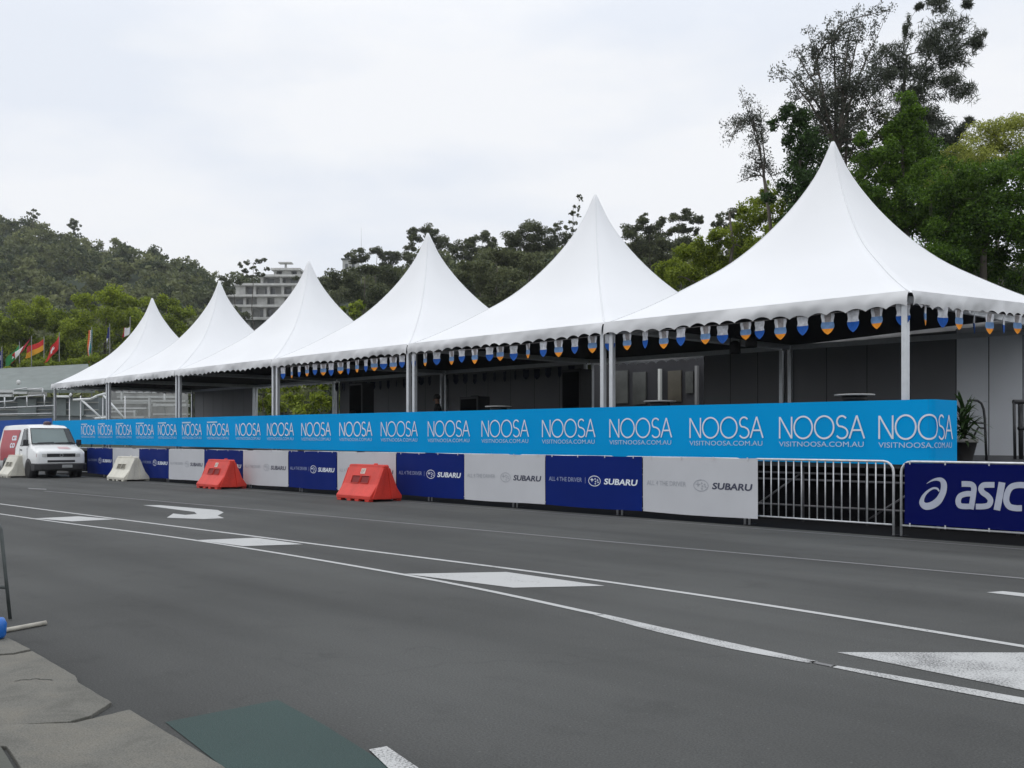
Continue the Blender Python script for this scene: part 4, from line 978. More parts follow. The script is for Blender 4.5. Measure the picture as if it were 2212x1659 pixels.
# ------------------------------------------------------------------ flags
def flag(label, px, ytop, cols, shape, d=92, stripes='v', extra=None):
    b = at(px, HY, d); T = thing('flag', label, 'flag', (b[0], b[1], 0), 'national flags flying at the left')
    zt = at(px, ytop-6, d)[2]
    g = MB(); g.tube([(b[0], b[1], 0), (b[0], b[1], zt)], [.07, .03], 8); g.build('pole', mat('dull_pole', (.16, .16, .16), .5, .1, 3), T)
    # shape: hoist top, hoist bottom, fly bottom, fly top in view pixels
    if px > 40 and px < 150: shape = [(px+(x-px)*1.35, ytop+(y-ytop)*1.12) for x, y in shape]
    q = [at(x, y, d) for x, y in shape]; nu, nv = 18, 12
    g = MB(); v = []
    for j in range(nv+1):
        for i in range(nu+1):
            a, b_ = i/nu, j/nv
            p = (q[0]*(1-a)+q[3]*a)*(1-b_)+(q[1]*(1-a)+q[2]*a)*b_
            p = p + f_*(.28*math.sin(a*7+b_*2)*a) + np.array([0, 0, -.10*math.sin(a*math.pi)]) ; v.append(p)
    for j in range(nv):
        for i in range(nu):
            a, b_ = (i+.5)/nu, (j+.5)/nv
            t = a if stripes == 'v' else b_
            mi = min(int(t*len(cols)), len(cols)-1)
            if extra: mi = extra(a, b_, mi)
            g.add([v[j*(nu+1)+i], v[j*(nu+1)+i+1], v[(j+1)*(nu+1)+i+1], v[(j+1)*(nu+1)+i]], [(0, 1, 2, 3)], mi, True)
    ms = [mat('flag_%s' % n_, c_, .7, .08, 2) for n_, c_ in cols]
    o = g.build('flag_cloth', ms, T, fixn=False); o.modifiers.new('Solid', 'SOLIDIFY').thickness = .015
C_ = dict(red=('red', (.60, .02, .02)), white=('white', (.80, .80, .80)), green=('green', (.02, .24, .06)), gold=('gold', (.75, .36, .02)), black=('black', (.02, .02, .02)), dgreen=('dark_green', (.02, .16, .11)), orange=('orange', (.70, .14, .03)), crimson=('crimson', (.42, .015, .03)), navy=('navy', (.02, .03, .16)), teal=('teal', (.03, .20, .22)))
flag('red white red flag hanging diagonally beside the yellow and red flag', 68, 732, [C_['crimson'], C_['white'], C_['red']], [(66, 732), (56, 752), (34, 780), (32, 768)], extra=lambda a, b, m: m)
flag('red over gold flag streaming out to the left', 95, 732, [C_['red'], C_['red'], C_['gold'], C_['gold']], [(94, 733), (94, 754), (64, 770), (66, 748)], d=93, stripes='h')
flag('red flag with a white cross hanging diagonally', 128, 724, [C_['red'], C_['white']], [(128, 724), (126, 752), (103, 778), (112, 752)], stripes='v', extra=lambda a, b, m: 1 if (.36 < a < .62 and .42 < b < .58) or (.44 < a < .54 and .25 < b < .75) else 0)
flag('green flag with pale marks near the left edge', 42, 744, [C_['green'], C_['white'], C_['green'], C_['white'], C_['green']], [(42, 744), (38, 768), (16, 796), (18, 774)], extra=lambda a, b, m: (1 if m == 1 and .3 < b < .7 else 0))
flag('dark flag with white blotches cut by the left edge', 4, 755, [C_['navy'], C_['white'], C_['navy'], C_['white'], C_['navy']], [(6, 755), (6, 800), (-22, 815), (-20, 770)], extra=lambda a, b, m: (1 if m in (1, 3) and .2 < b < .4 else 0))
flag('green white and orange flag hanging straight down beside its pole', 198, 712, [C_['teal'], C_['teal'], C_['white'], C_['orange'], C_['orange']], [(200, 713), (191, 714), (188, 783), (196, 783)], stripes='h')
flag('dark furled flag with a white streak hanging along its pole', 237, 705, [C_['navy'], C_['white'], C_['navy']], [(238, 706), (233, 708), (229, 752), (232, 752)], stripes='h', extra=lambda a, b, m: 1 if .5 < a and .15 < b < .8 else 0)
flag('pale pink and red flag peeking over the smallest marquee roof', 281, 690, [C_['white'], C_['white'], C_['crimson']], [(281, 706), (279, 722), (262, 728), (266, 707)], stripes='v')

# ------------------------------------------------------------------ plastic road barriers
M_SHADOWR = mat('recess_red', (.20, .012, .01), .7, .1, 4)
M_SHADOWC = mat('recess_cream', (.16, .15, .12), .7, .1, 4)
def plastic_barrier(label, xc, yc, m, mdark, L=1.25, group=None, sticker=True):
    T = thing('plastic_barrier', label, 'road barrier', (xc, yc, 0), 'plastic barriers standing on the road')
    # section across the barrier: wide flared foot, sloping skirt, steep upper face, narrow crest
    S_ = [(-.47, .05), (-.47, .13), (-.26, .40), (-.095, .80), (-.085, .86), (.085, .86), (.095, .80), (.26, .40), (.47, .13), (.47, .05)]
    g = MB(); nx = 12; x0, x1 = xc-L/2, xc+L/2
    v = []
    xs = [x0, x0+.05, x0+.06]+list(np.linspace(x0+.2, x1-.2, nx-5))+[x1-.06, x1-.05, x1]
    for i, x in enumerate(xs):
        k = .965 if i in (0, len(xs)-1) else 1.0
        for (y, z) in S_: v.append((x, yc+y*k, z*(k if z > .5 else 1)))
    n = len(S_); f = []
    for i in range(len(xs)-1):
        for j in range(n-1): f.append((i*n+j, i*n+j+1, (i+1)*n+j+1, (i+1)*n+j))
        f.append((i*n+n-1, i*n, (i+1)*n, (i+1)*n+n-1))
    f.append(tuple(range(n))); f.append(tuple((len(xs)-1)*n+j for j in range(n))[::-1])
    g.add(v, f); g.build('body', m, T, bevel=.014)
    # raised ends with the joining groove
    for s_, xe in ((-1, x0), (1, x1)):
        g = MB()
        for yy, hw in ((-.235, .17), (.235, .17)):
            p = [(xe+s_*.001, yc+yy-hw*(1 if yy < 0 else .55), .06), (xe+s_*.001, yc+yy+hw*(1 if yy > 0 else .55), .06), (xe+s_*.001, yc+yy*.28+.03, .78), (xe+s_*.001, yc+yy*.28-.03, .78)]
            g.prism(p, (s_*.03, 0, 0))
        g.build('end_rib', m, T, bevel=.008)
    for xf in (x0+.13, xc-.17, xc+.17, x1-.13):
        for yy in (-.40, .40):
            g = MB(); g.box((xf-.085, yc+yy-.065, 0), (xf+.085, yc+yy+.065, .052)); g.build('foot', m, T, bevel=.008)
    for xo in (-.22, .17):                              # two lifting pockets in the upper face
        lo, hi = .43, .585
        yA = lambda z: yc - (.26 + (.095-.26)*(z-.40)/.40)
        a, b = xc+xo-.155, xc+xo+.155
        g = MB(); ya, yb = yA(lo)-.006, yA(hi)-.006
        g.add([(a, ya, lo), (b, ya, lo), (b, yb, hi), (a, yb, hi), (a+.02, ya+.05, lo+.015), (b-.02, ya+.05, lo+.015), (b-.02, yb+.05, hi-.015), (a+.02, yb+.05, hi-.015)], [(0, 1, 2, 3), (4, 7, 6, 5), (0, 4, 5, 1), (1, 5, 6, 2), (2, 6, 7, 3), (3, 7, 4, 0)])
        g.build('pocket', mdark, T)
        g = MB(); g.tube([(a-.012, ya-.006, lo-.01), (b+.012, ya-.006, lo-.01), (b+.012, yb-.006, hi+.01), (a-.012, yb-.006, hi+.01), (a-.012, ya-.006, lo-.01)], .011, 6); g.build('pocket_rim', m, T)
    g = MB(); g.lathe((xc+.3, yc, .86), [(.05, -.01), (.05, .02), (.04, .03), (.005, .03)], 12); g.build('filler_cap', m, T)
    if sticker:
        yS = lambda z: yc - (.26 + (.095-.26)*(z-.40)/.40) - .006
        g = MB(); g.add([(xc-.12, yS(.64), .64), (xc+.07, yS(.64), .64), (xc+.07, yS(.765), .765), (xc-.12, yS(.765), .765)], [(0, 1, 2, 3)])
        st = g.build('sticker', mat('pale_sticker', (.62, .50, .44), .6, .15, 12), T)
        g = MB(); ribbon(g, arc(-.055, .70, .03, .03, 30, 330, 14), .014, lambda u, v, l: (xc+u, yS(v)-.003, v)); ribbon(g, [(0, .675), (.0, .73), (.045, .73)], .012, lambda u, v, l: (xc+u, yS(v)-.003, v))
        g.build('sticker_mark', MATS['recess_cream'], st)
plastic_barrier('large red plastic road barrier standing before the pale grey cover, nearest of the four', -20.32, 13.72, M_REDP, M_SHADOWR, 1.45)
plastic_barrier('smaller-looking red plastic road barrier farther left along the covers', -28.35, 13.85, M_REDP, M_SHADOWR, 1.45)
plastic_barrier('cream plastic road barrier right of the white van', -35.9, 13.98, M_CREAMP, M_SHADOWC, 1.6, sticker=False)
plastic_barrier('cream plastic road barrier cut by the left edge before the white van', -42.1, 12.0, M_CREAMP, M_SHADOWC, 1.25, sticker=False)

# ------------------------------------------------------------------ white van
def van():
    xf, yc = -39.9, 13.0
    T = thing('parked_van', 'white van with red side panel facing the camera at the left edge', 'van', (xf-2.4, yc, 0))
    M_W = mat('white_van_paint', (.78, .79, .78), .25, .03, 1.2); M_BK = mat('black_bumper', (.02, .02, .022), .55, .15, 5)
    M_GL = mat('van_glass', (.16, .205, .20), .06, .1, .8); M_GLD = mat('dark_van_glass', (.022, .03, .032), .05, .1, .8)  # pale windscreen colour has the sky's reflection painted in
    #  stations: distance back from the nose, top z, bottom z, half width at the waist, half width at the top
    st = [(0, .96, .42, .80, .74), (.04, 1.02, .36, .86, .80), (.12, 1.06, .30, .90, .84), (.45, 1.155, .28, .92, .85), (.80, 1.235, .28, .925, .84), (.86, 1.27, .28, .925, .83), (1.12, 1.58, .28, .925, .79), (1.40, 1.89, .28, .925, .745), (1.50, 1.955, .28, .925, .735), (1.75, 2.02, .28, .925, .73), (2.4, 2.05, .28, .925, .73), (3.6, 2.05, .28, .925, .73), (4.6, 2.03, .28, .925, .73), (4.78, 1.96, .32, .92, .72), (4.85, 1.5, .36, .91, .80)]
    v = []; n = 16
    for (d, zt, zb, hw, ht) in st:
        x = xf-d; wz = 1.12
        def hwz(z): return hw if z <= wz else hw+(ht-hw)*((z-wz)/max(2.03-wz, .01)) if zt > 1.4 else hw
        half = [(0, zb), (hw*.86, zb), (hw*.97, zb+.10), (hw, zb+.28)]
        zs = min(zt-.10, wz)
        half += [(hw, zs)]
        e = ht if zt > 1.3 else hw*.955
        half += [(hw+(e-hw)*.55, zs+(zt-.12-zs)*.55 if zt-.12 > zs else zs+.03), (e, zt-.075), (e*.93, zt-.018), (e*.6, zt)]
        ring = [(yc-a, b) for a, b in half[::-1]] ; ring = ring[:-1]
        full = [(yc-a, b) for a, b in half] + [(yc, zt+.012)] + [(yc+a, b) for a, b in half[::-1][:-1]]
        n = len(full); v += [(x, y, z) for y, z in full]
    g = MB(); f = []
    for i in range(len(st)-1):
        for j in range(n): f.append((i*n+j, i*n+(j+1) % n, (i+1)*n+(j+1) % n, (i+1)*n+j))
    f.append(tuple(range(n))); f.append(tuple((len(st)-1)*n+j for j in range(n)))
    g.add(v, f, 0, True); bd = g.build('body', M_W, T)
    es = bd.modifiers.new('Edge', 'EDGE_SPLIT'); es.split_angle = R(38)
    # front: windscreen on the sloping plane between cowl and roof edge
    def ws(y, t, lift): # t 0 bottom 1 top
        x = xf-.84-(1.42-.84)*t; z = 1.262+(1.885-1.262)*t
        return (x+.73*lift, yc+y, z+.68*lift)
    g = MB(); b0, b1 = .80, .70
    def scr(lift, sh=0):
        return [ws(-b0+sh, .05, lift), ws(b0-sh, .05, lift), ws(b1-sh, .95, lift), ws(-b1+sh, .95, lift)]
    q = scr(.03); g.prism(q, (-.02, 0, -.02)); g.build('windscreen', M_GL, T, bevel=.008)
    g = MB(); g.tube([ws(-b0, .03, .034), ws(b0, .03, .034), ws(b1, .97, .034), ws(-b1, .97, .034), ws(-b0, .03, .034)], .016, 6); g.build('windscreen_seal', M_BK, T)
    for a_, b_ in ((.05, .7), (-.6, .02)):
        g = MB(); g.tube([ws(a_, .06, .05), ws(b_, .10, .05)], .012, 5); g.build('wiper', M_BK, T)
    g = MB(); g.prism([ws(.56, .06, .045), ws(.78, .06, .045), ws(.68, .94, .045), ws(.52, .94, .045)], (-.004, 0, -.004)); g.build('tinted_strip', M_GLD, T)
    # grille, lights, bumper
    g = MB(); g.box((xf-.03, yc-.52, .80), (xf+.012, yc+.52, .93)); g.build('grille', M_BK, T, bevel=.006)
    g = MB()
    for z in (.835, .865, .895): g.box((xf+.012, yc-.5, z-.004), (xf+.018, yc+.5, z+.004))
    g.build('grille_bar', M_BK, T)
    g = MB(); ribbon(g, arc(0, .865, .055, .055, 0, 350, 24), .012, lambda u, v_, l: (xf+.024, yc+u, v_), 0, True); g.build('badge', M_GALV, T, fixn=False)
    g = MB(); g.box((xf-.02, yc-.5, .60), (xf+.016, yc+.5, .68)); g.build('lower_grille', M_BK, T, bevel=.006)
    for s_ in (-1, 1):
        g = MB(); g.prism([(xf+.004, yc+s_*.54, .80), (xf-.035, yc+s_*.76, .80), (xf-.035, yc+s_*.76, .925), (xf+.004, yc+s_*.54, .925)], (.024, 0, 0)); g.build('headlight', mat('headlight_lens', (.50, .50, .48), .12, .1, 5), T, bevel=.006)
        g = MB(); g.prism([(xf-.045, yc+s_*.775, .80), (xf-.10, yc+s_*.87, .80), (xf-.10, yc+s_*.87, .925), (xf-.045, yc+s_*.775, .925)], (.03, s_*.012, 0)); g.build('indicator', mat('red_lens', (.32, .02, .02), .2, .1, 5), T, bevel=.004)
        # mirrors
        g = MB(); g.box((xf-1.06, yc+s_*.98-.09, 1.22), (xf-.94, yc+s_*.98+.09, 1.46)); mr_ = g.build('mirror', M_BK, T, bevel=.03)
        g = MB(); g.tube([(xf-1.0, yc+s_*.86, 1.26), (xf-1.0, yc+s_*.93, 1.28)], .02, 6); g.build('mirror_arm', M_BK, T)
        # door window
        def sw(d, z): return (xf-d, yc+s_*((.925-(.925-.735)*(z-1.12)/.91)+.006), z)
        g = MB(); g.prism([sw(1.10, 1.27), sw(1.82, 1.24), sw(1.80, 1.82), sw(1.52, 1.84)], (0, s_*.012, .002)); g.build('door_window', M_GLD, T)
        g = MB(); g.tube([sw(1.06, 1.25), sw(1.86, 1.21), sw(1.84, 1.86), sw(1.50, 1.88), sw(1.06, 1.25)], .014, 5); g.build('window_seal', M_BK, T)
        g = MB(); yd = yc+s_*.929
        g.tube([(xf-.98, yd, .5), (xf-1.0, yd, 1.14)], .006, 4); g.tube([(xf-1.9, yd, .36), (xf-1.9, yd, 1.12)], .006, 4); g.build('door_seam', M_BK, T)
        g = MB(); g.box((xf-1.80, yc+s_*.94-.02, 1.04), (xf-1.64, yc+s_*.94+.02, 1.08)); g.build('door_handle', M_BK, T, bevel=.006)
        # arches and wheels
        for d in (.86, 3.75):
            g = MB(); g.lathe((xf-d, yc+s_*.80, .34), [(.40, -.135), (.405, -.05), (.405, .132), (.36, .134)], 24, axis=1); g.build('wheel_arch', M_BK, T)
            g = MB(); g.lathe((xf-d, yc+s_*.845, .325), [(.20, -.1), (.29, -.105), (.32, -.08), (.325, 0), (.32, .08), (.29, .105), (.20, .1)], 24, axis=1); wh = g.build('wheel', mat('tyre_rubber', (.018, .018, .018), .85, .2, 8), T)
            g = MB(); g.lathe((xf-d, yc+s_*.85, .325), [(.195, -.09), (.2, .09), (.15, .06), (.06, .085), (.01, .09)] if s_ > 0 else [(.195, .09), (.2, -.09), (.15, -.06), (.06, -.085), (.01, -.09)], 20, axis=1); g.build('rim', M_ALU, wh)
    g = MB(); prf = [(.10, .28), (.14, .34), (.145, .53), (.06, .56), (-.25, .56), (-.25, .28)]
    vv = []
    ys = np.linspace(-.95, .95, 11)
    for y in ys:
        k = .20*max(0, (abs(y)-.60)/.35)**2
        for (dx, z) in prf: vv.append((xf+dx-k, yc+y, z))
    m_ = len(prf); ff = [(i*m_+j, i*m_+(j+1) % m_, (i+1)*m_+(j+1) % m_, (i+1)*m_+j) for i in range(10) for j in range(m_)] + [tuple(range(m_)), tuple(10*m_+j for j in range(m_))]
    g.add(vv, ff); g.build('bumper', M_BK, T, bevel=.012)
    g = MB(); g.box((xf+.146, yc-.02, .395), (xf+.156, yc+.36, .505)); g.build('number_plate', mat('worn_plate', (.30, .31, .31), .5, .15, 10), T, bevel=.004)
    # bonnet sticker, roof lamp, side graphic
    def bn(d, y): z = np.interp(d, [s[0] for s in st], [s[1] for s in st]); return (xf-d, yc+y, z+.012+.006)
    g = MB(); g.add([bn(.20, -.02), bn(.20, .42), bn(.50, .38), bn(.50, .0)], [(0, 1, 2, 3)]); g.build('bonnet_sticker', mat('pink_sticker', (.60, .42, .43), .5, .08, 6), T)
    g = MB(); g.lathe((xf-1.95, yc+.1, 2.03), [(.15, 0), (.15, .06), (.12, .13), (.04, .15), (.01, .15)], 16); g.build('roof_lamp', mat('smoked_lamp', (.05, .02, .03), .3, .2, 5), T)
    def sd(d, z): return (xf-d, yc-(.925-max(0, (.925-.735)*(z-1.12)/.91))-.007, z)
    g = MB(); g.grid(lambda a, b: sd(2.28+2.2*a+.30*(1-b)*(1-a), .62+1.22*b), 6, 8); sp = g.build('side_graphic', mat('red_graphic', (.40, .02, .035), .4, .08, 3), T)
    for (tx, d0, z0, w_, h_) in (('ca', 3.15, 1.42, .62, .20), ('co', 3.2, 1.13, .62, .20)):
        text_part(tx, w_, h_, lambda u, v_, l, d0=d0, z0=z0: tuple(np.array(sd(d0-u, z0+v_))+np.array([0, -.006, 0])), M_LETTER, sp, 'lettering', bold=.03)
van()

# ------------------------------------------------------------------ bunting
PC = [mat('bunting_white', (.62, .63, .66), .7, .25, 14, spec=.2), mat('bunting_blue', (.010, .085, .36), .7, .15, 6, spec=.2), mat('bunting_pale_blue', (.15, .27, .48), .7, .2, 10, spec=.2), mat('bunting_orange', (.75, .27, .02), .7, .15, 6, spec=.2), mat('bunting_grey', (.30, .28, .28), .7, .3, 18, spec=.2), mat('bunting_shaded', (.02, .025, .055), .8, .2, 6)]
def pennant(x, y, z, ux, uy, kind, w_=.30, h_=.36, tw=0.0):
    """one cut-out flag hanging from (x, y, z); its plane runs along (ux, uy)"""
    # (depth, half width) outline; bands by depth
    O = [(0, .46), (.12, .48), (.30, .42), (.40, .41), (.52, .47), (.63, .47), (.72, .42), (.82, .33), (.91, .21), (1.0, .03)]
    g = MB(); v = []
    c, s = math.cos(tw), math.sin(tw); dx, dy = ux*c-uy*s, ux*s+uy*c; nx_, ny_ = -dy, dx
    for (d, hw) in O:
        for k in (-1, -.5, 0, .5, 1):
            b = .03*(1-k*k)*math.sin(d*3)
            v.append((x+dx*k*hw*w_+nx_*b, y+dy*k*hw*w_+ny_*b, z-d*h_))
    for i in range(len(O)-1):
        d = (O[i][0]+O[i+1][0])/2
        for j in range(4):
            if kind == 0: mi = 0 if d < .48 else 1
            elif kind == 1:
                mi = (4 if d < .46 else 2 if d < .72 else 3)
                if d < .46 and j in (0, 3): mi = 0
            else: mi = 5  # unlit back row: the shade is put into the pennant colour
            g.add([v[i*5+j], v[i*5+j+1], v[(i+1)*5+j+1], v[(i+1)*5+j]], [(0, 1, 2, 3)], mi, True)
    return g
def bunting(label, p, q, z0, z1, pos, start, dark=False, h_=.35):
    p = np.array(p, float); q = np.array(q, float); d = (q-p); L = np.linalg.norm(d); d /= L
    T = thing('bunting', label, 'bunting', ((p[0]+q[0])/2, (p[1]+q[1])/2, z0), 'strings of bunting under the marquee eaves')
    g = MB(); g.tube([(*(p+(q-p)*t), z0+(z1-z0)*t-.03*math.sin(t*math.pi)) for t in np.linspace(0, 1, 9)], .006, 5); g.build('cord', MATS['bunting_grey'], T)
    for i, t in enumerate(pos):
        c = p+(q-p)*t; z = z0+(z1-z0)*t-.03*math.sin(t*math.pi)+rng.normal(0, .012)
        g = pennant(c[0], c[1], z, d[0], d[1], 2 if dark else (i+start) % 2, (.245 if not dark else .26), h_*rng.uniform(.92, 1.08), rng.normal(0, .22))
        g.build('pennant', PC, T, fixn=False)
BYY = TY+.05
def pos_px(xs, a, b):
    return sorted([(on_y(x, 700, BYY)[0]-a)/(b-a) for x in xs])
bunting('string of blue and orange pennants under the front eave of the nearest marquee', (PX[1], BYY), (PX[0], BYY), 3.70, 3.68,
        pos_px([1317, 1354, 1393, 1433, 1470, 1523, 1560, 1610, 1640, 1685, 1733, 1787, 1842, 1893, 1950], PX[1], PX[0]), 0)
bunting('string of blue and orange pennants under the front eave of the second marquee', (PX[2], BYY), (PX[1], BYY), 3.72, 3.70,
        pos_px([893, 918, 943, 975, 997, 1025, 1057, 1080, 1109, 1140, 1173, 1206, 1241, 1279], PX[2], PX[1]), 0)
bunting('string of blue and orange pennants under the front eave of the third marquee', (PX[3], BYY), (PX[2], BYY), 3.75, 3.72,
        pos_px([611, 630, 646, 663, 680, 698, 715, 735, 752, 771, 790, 808, 828, 849, 868], PX[3], PX[2]), 0)
bunting('string of blue and orange pennants under the right end eave of the nearest marquee', (PX[0]+.02, TY+.3), (PX[0]+.02, TY+6.6), 3.70, 3.96,
        [.03, .13, .23, .33, .43, .53, .63, .73, .83, .93], 1, h_=.38)
for k, lb in ((2, 'dark unlit pennants along the back eave of the third marquee'), (3, 'dark unlit pennants along the back eave of the fourth marquee')):
    bunting(lb, (PX[k+1]+.3, TY+TD-.35), (PX[k]-.3, TY+TD-.35), 3.78, 3.78, np.linspace(.03, .97, 13), 0, True, .34)

# ------------------------------------------------------------------ things on the stage
def high_table(label, px, py, yy, wd):
    p = on_y(px, py, yy)
    T = thing('cocktail_table', label, 'table', (p[0], p[1], DECK), 'high tables on the stage')
    g = MB(); g.lathe((p[0], p[1], p[2]-.02), [(wd*.97, -.012), (wd, -.004), (wd, .012), (wd*.97, .02)], 28); g.build('table_top', mat('white_laminate', (.75, .75, .73), .35, .04, 3), T)
    g = MB(); g.tube([(p[0], p[1], DECK+.02), (p[0], p[1], p[2]-.03)], .035, 10); g.build('pedestal', M_BLACKP, T)
    g = MB(); g.lathe((p[0], p[1], p[2]-.1), [(.05, -.25), (.22, -.02), (.24, .06)], 18); g.build('under_bracket', M_BLACKP, T)
    g = MB(); g.lathe((p[0], p[1], DECK), [(.26, 0), (.26, .012), (.05, .03)], 20); g.build('base', M_BLACKP, T)
high_table('white topped high table in the nearest marquee', 1845, 851.5, 17.6, .37)
high_table('white topped high table before the glass doors', 1425, 865.5, 17.6, .36)
high_table('white topped high table in the third marquee', 1076, 877, 17.8, .36)

def boxthing(name, label, cat, px0, px1, y0, yy, dep=.5, floor=DECK, grille=True):
    a = on_y(px0, y0, yy); b = on_y(px1, y0, yy); T = thing(name, label, cat, ((a[0]+b[0])/2, yy, floor))
    g = MB(); g.box((a[0], yy-dep/2, floor), (b[0], yy+dep/2, a[2])); g.build('cabinet', M_BLACKP, T, bevel=.02)
    if grille:
        g = MB(); w_ = b[0]-a[0]; g.box((a[0]+w_*.08, yy-dep/2-.015, floor+.1), (b[0]-w_*.08, yy-dep/2, a[2]-.08)); g.build('front_grille', M_BLACK, T, bevel=.005)
        g = MB(); g.box(((a[0]+b[0])/2-.15, yy-.03, a[2]), ((a[0]+b[0])/2+.15, yy+.03, a[2]+.03)); g.build('handle', M_BLACK, T)
    return T
boxthing('loudspeaker', 'tall black loudspeaker beside a bent dark figure in the fourth marquee', 'loudspeaker', 766, 795, 829, 20.2)
boxthing('loudspeaker', 'tall black cabinet before the back wall left of the glass doors', 'loudspeaker', 1225, 1266, 800, 21.8)
boxthing('monitor_box', 'low wide black box right of the standing dark figure', 'box', 1005, 1045, 858, 20.5)
g = MB(); p = on_y(1272, 788, 22.2); q = on_y(1276, 822, 22.2); g.tube([p, (p[0]+.03, 22.2, (p[2]+q[2])/2), q], [.05, .06, .03], 8)
g.tube([p, (p[0], 22.2, 3.85)], .008, 5)
tag(g.build('hanging_strap', mat('yellow_strap', (.16, .17, .03), .7, .2, 6)), 'thin yellowish strap hanging in the dark left of the glass doors', 'strap')

def person(label, base, face, joints, mats, extras=None):
    """joints: name -> (side, forward, up) metres; one skinned body; clothing tint through material bands by height"""
    T = thing('person', label, 'person', base)
    J_ = {k: (np.array(v[:3], float), v[3]) for k, v in joints.items()}
    E_ = [('hip', 'belly'), ('belly', 'chest'), ('chest', 'neck'), ('neck', 'head'), ('head', 'crown'), ('chest', 'shl'), ('shl', 'ell'), ('ell', 'wrl'), ('wrl', 'hal'), ('chest', 'shr'), ('shr', 'elr'), ('elr', 'wrr'), ('wrr', 'har'), ('hip', 'hpl'), ('hpl', 'knl'), ('knl', 'anl'), ('anl', 'tol'), ('hip', 'hpr'), ('hpr', 'knr'), ('knr', 'anr'), ('anr', 'tor')]
    nm = list(J_); c, s = math.cos(face), math.sin(face)
    def wp(p): return (p[0]*c-p[1]*s, p[0]*s+p[1]*c, p[2])
    me = bpy.data.meshes.new('body'); me.from_pydata([wp(J_[k][0]) for k in nm], [(nm.index(a), nm.index(b)) for a, b in E_], [])
    o = bpy.data.objects.new('tmp', me); COL.objects.link(o)
    sk = o.modifiers.new('Skin', 'SKIN'); sk.use_smooth_shade = True
    ly = me.skin_vertices[0] if len(me.skin_vertices) else None
    if ly is None:
        bm = bmesh.new(); bm.from_mesh(me); bm.verts.layers.skin.verify(); bm.to_mesh(me); bm.free(); ly = me.skin_vertices[0]
    for i, k in enumerate(nm): ly.data[i].radius = (J_[k][1], J_[k][1]*.85); ly.data[i].use_root = (k == 'hip')
    sub = o.modifiers.new('Sub', 'SUBSURF'); sub.levels = 2; sub.render_levels = 2
    bpy.context.view_layer.update()
    m2 = bpy.data.meshes.new_from_object(o.evaluated_get(bpy.context.evaluated_depsgraph_get()))
    bpy.data.objects.remove(o); m2.name = 'body'
    b = bpy.data.objects.new('body', m2); COL.objects.link(b); b.parent = T
    m2.materials.clear()
    for m in mats: m2.materials.append(m)
    hipz = J_['hip'][0][2]; neck = J_['neck'][0][2]
    for p in m2.polygons:
        z = p.center.z; p.use_smooth = True
        p.material_index = 0 if z > neck-.01 else (1 if z > hipz-.04 else 2)
        for h in ('hal', 'har', 'wrl', 'wrr'):
            if (Vector(wp(J_[h][0]))-p.center).length < .085: p.material_index = 0
    hd = np.array(wp(J_['head'][0])); fwd = np.array([-s, c, 0])
    g = MB(); bs = np.array(base)
    for i in range(9):
        pass
    g.lathe(tuple(bs+hd-fwd*.012+np.array([0, 0, .02])), [(.02, -.02), (.098, -.01), (.108, .05), (.095, .10), (.06, .135), (.01, .145)], 16); g.build('hair', mat('dark_hair', (.012, .010, .009), .7, .2, 20), T)
    g = MB(); g.lathe(tuple(bs+hd+fwd*.102+np.array([0, 0, -.03])), [(.016, -.025), (.018, -.01), (.010, .03), (.003, .035)], 8); g.build('nose', mats[0], T)
    rt_ = np.array([c, s, 0])
    for e in (-1, 1):
        g = MB(); g.lathe(tuple(bs+hd+rt_*e*.1+np.array([0, 0, -.03])), [(.008, -.03), (.02, -.01), (.02, .015), (.006, .03)], 8); g.build('ear', mats[0], T)
        g = MB(); g.lathe(tuple(bs+hd+fwd*.09+rt_*e*.035), [(.004, -.008), (.012, 0), (.004, .008)], 8); g.build('eye', M_BLACK, T)
    for sd_, h in ((-1, 'hal'), (1, 'har')):
        wr = np.array(wp(J_['wrl' if sd_ < 0 else 'wrr'][0])); ha = np.array(wp(J_[h][0])); dv = ha-wr; dv /= np.linalg.norm(dv)
        side = np.cross(dv, rt_); side = side/np.linalg.norm(side) if np.linalg.norm(side) > .1 else fwd
        for q in range(4):
            st_ = bs+ha+side*(q-1.5)*.019; ln = (.062, .075, .07, .055)[q]
            g = MB(); g.tube([st_, st_+dv*ln*.6+rt_*(-sd_)*.008, st_+dv*ln+rt_*(-sd_)*.028], [.009, .0085, .006], 6); g.build('finger', mats[0], T)
        g = MB(); st_ = bs+(wr+ha)/2+side*.03; g.tube([st_, st_+dv*.035+side*.022, st_+dv*.065+side*.024], [.011, .010, .007], 6); g.build('thumb', mats[0], T)
    return T
SKIN = mat('skin', (.30, .17, .11), .55, .08, 8)
DARKT = mat('dark_shirt', (.015, .016, .016), .85, .15, 8); REDS = mat('red_shorts', (.16, .022, .014), .8, .15, 8); DKT = mat('dark_trousers', (.012, .013, .018), .85, .15, 8)
stand = dict(hip=(0, 0, .93, .145), belly=(0, 0, 1.08, .135), chest=(0, 0, 1.33, .15), neck=(0, .01, 1.50, .058), head=(0, .03, 1.63, .095), crown=(0, .02, 1.71, .075),
             shl=(-.19, 0, 1.42, .062), ell=(-.27, -.03, 1.14, .045), wrl=(-.25, .10, .92, .033), hal=(-.24, .14, .84, .034), shr=(.19, 0, 1.42, .062), elr=(.28, -.03, 1.14, .045), wrr=(.26, .10, .92, .033), har=(.25, .14, .84, .034),
             hpl=(-.10, 0, .86, .09), knl=(-.11, .02, .49, .06), anl=(-.11, 0, .09, .042), tol=(-.12, .14, .04, .038), hpr=(.10, 0, .86, .09), knr=(.11, .02, .49, .06), anr=(.11, 0, .09, .042), tor=(.12, .14, .04, .038))
pb = on_y(945, 870, 19.6)
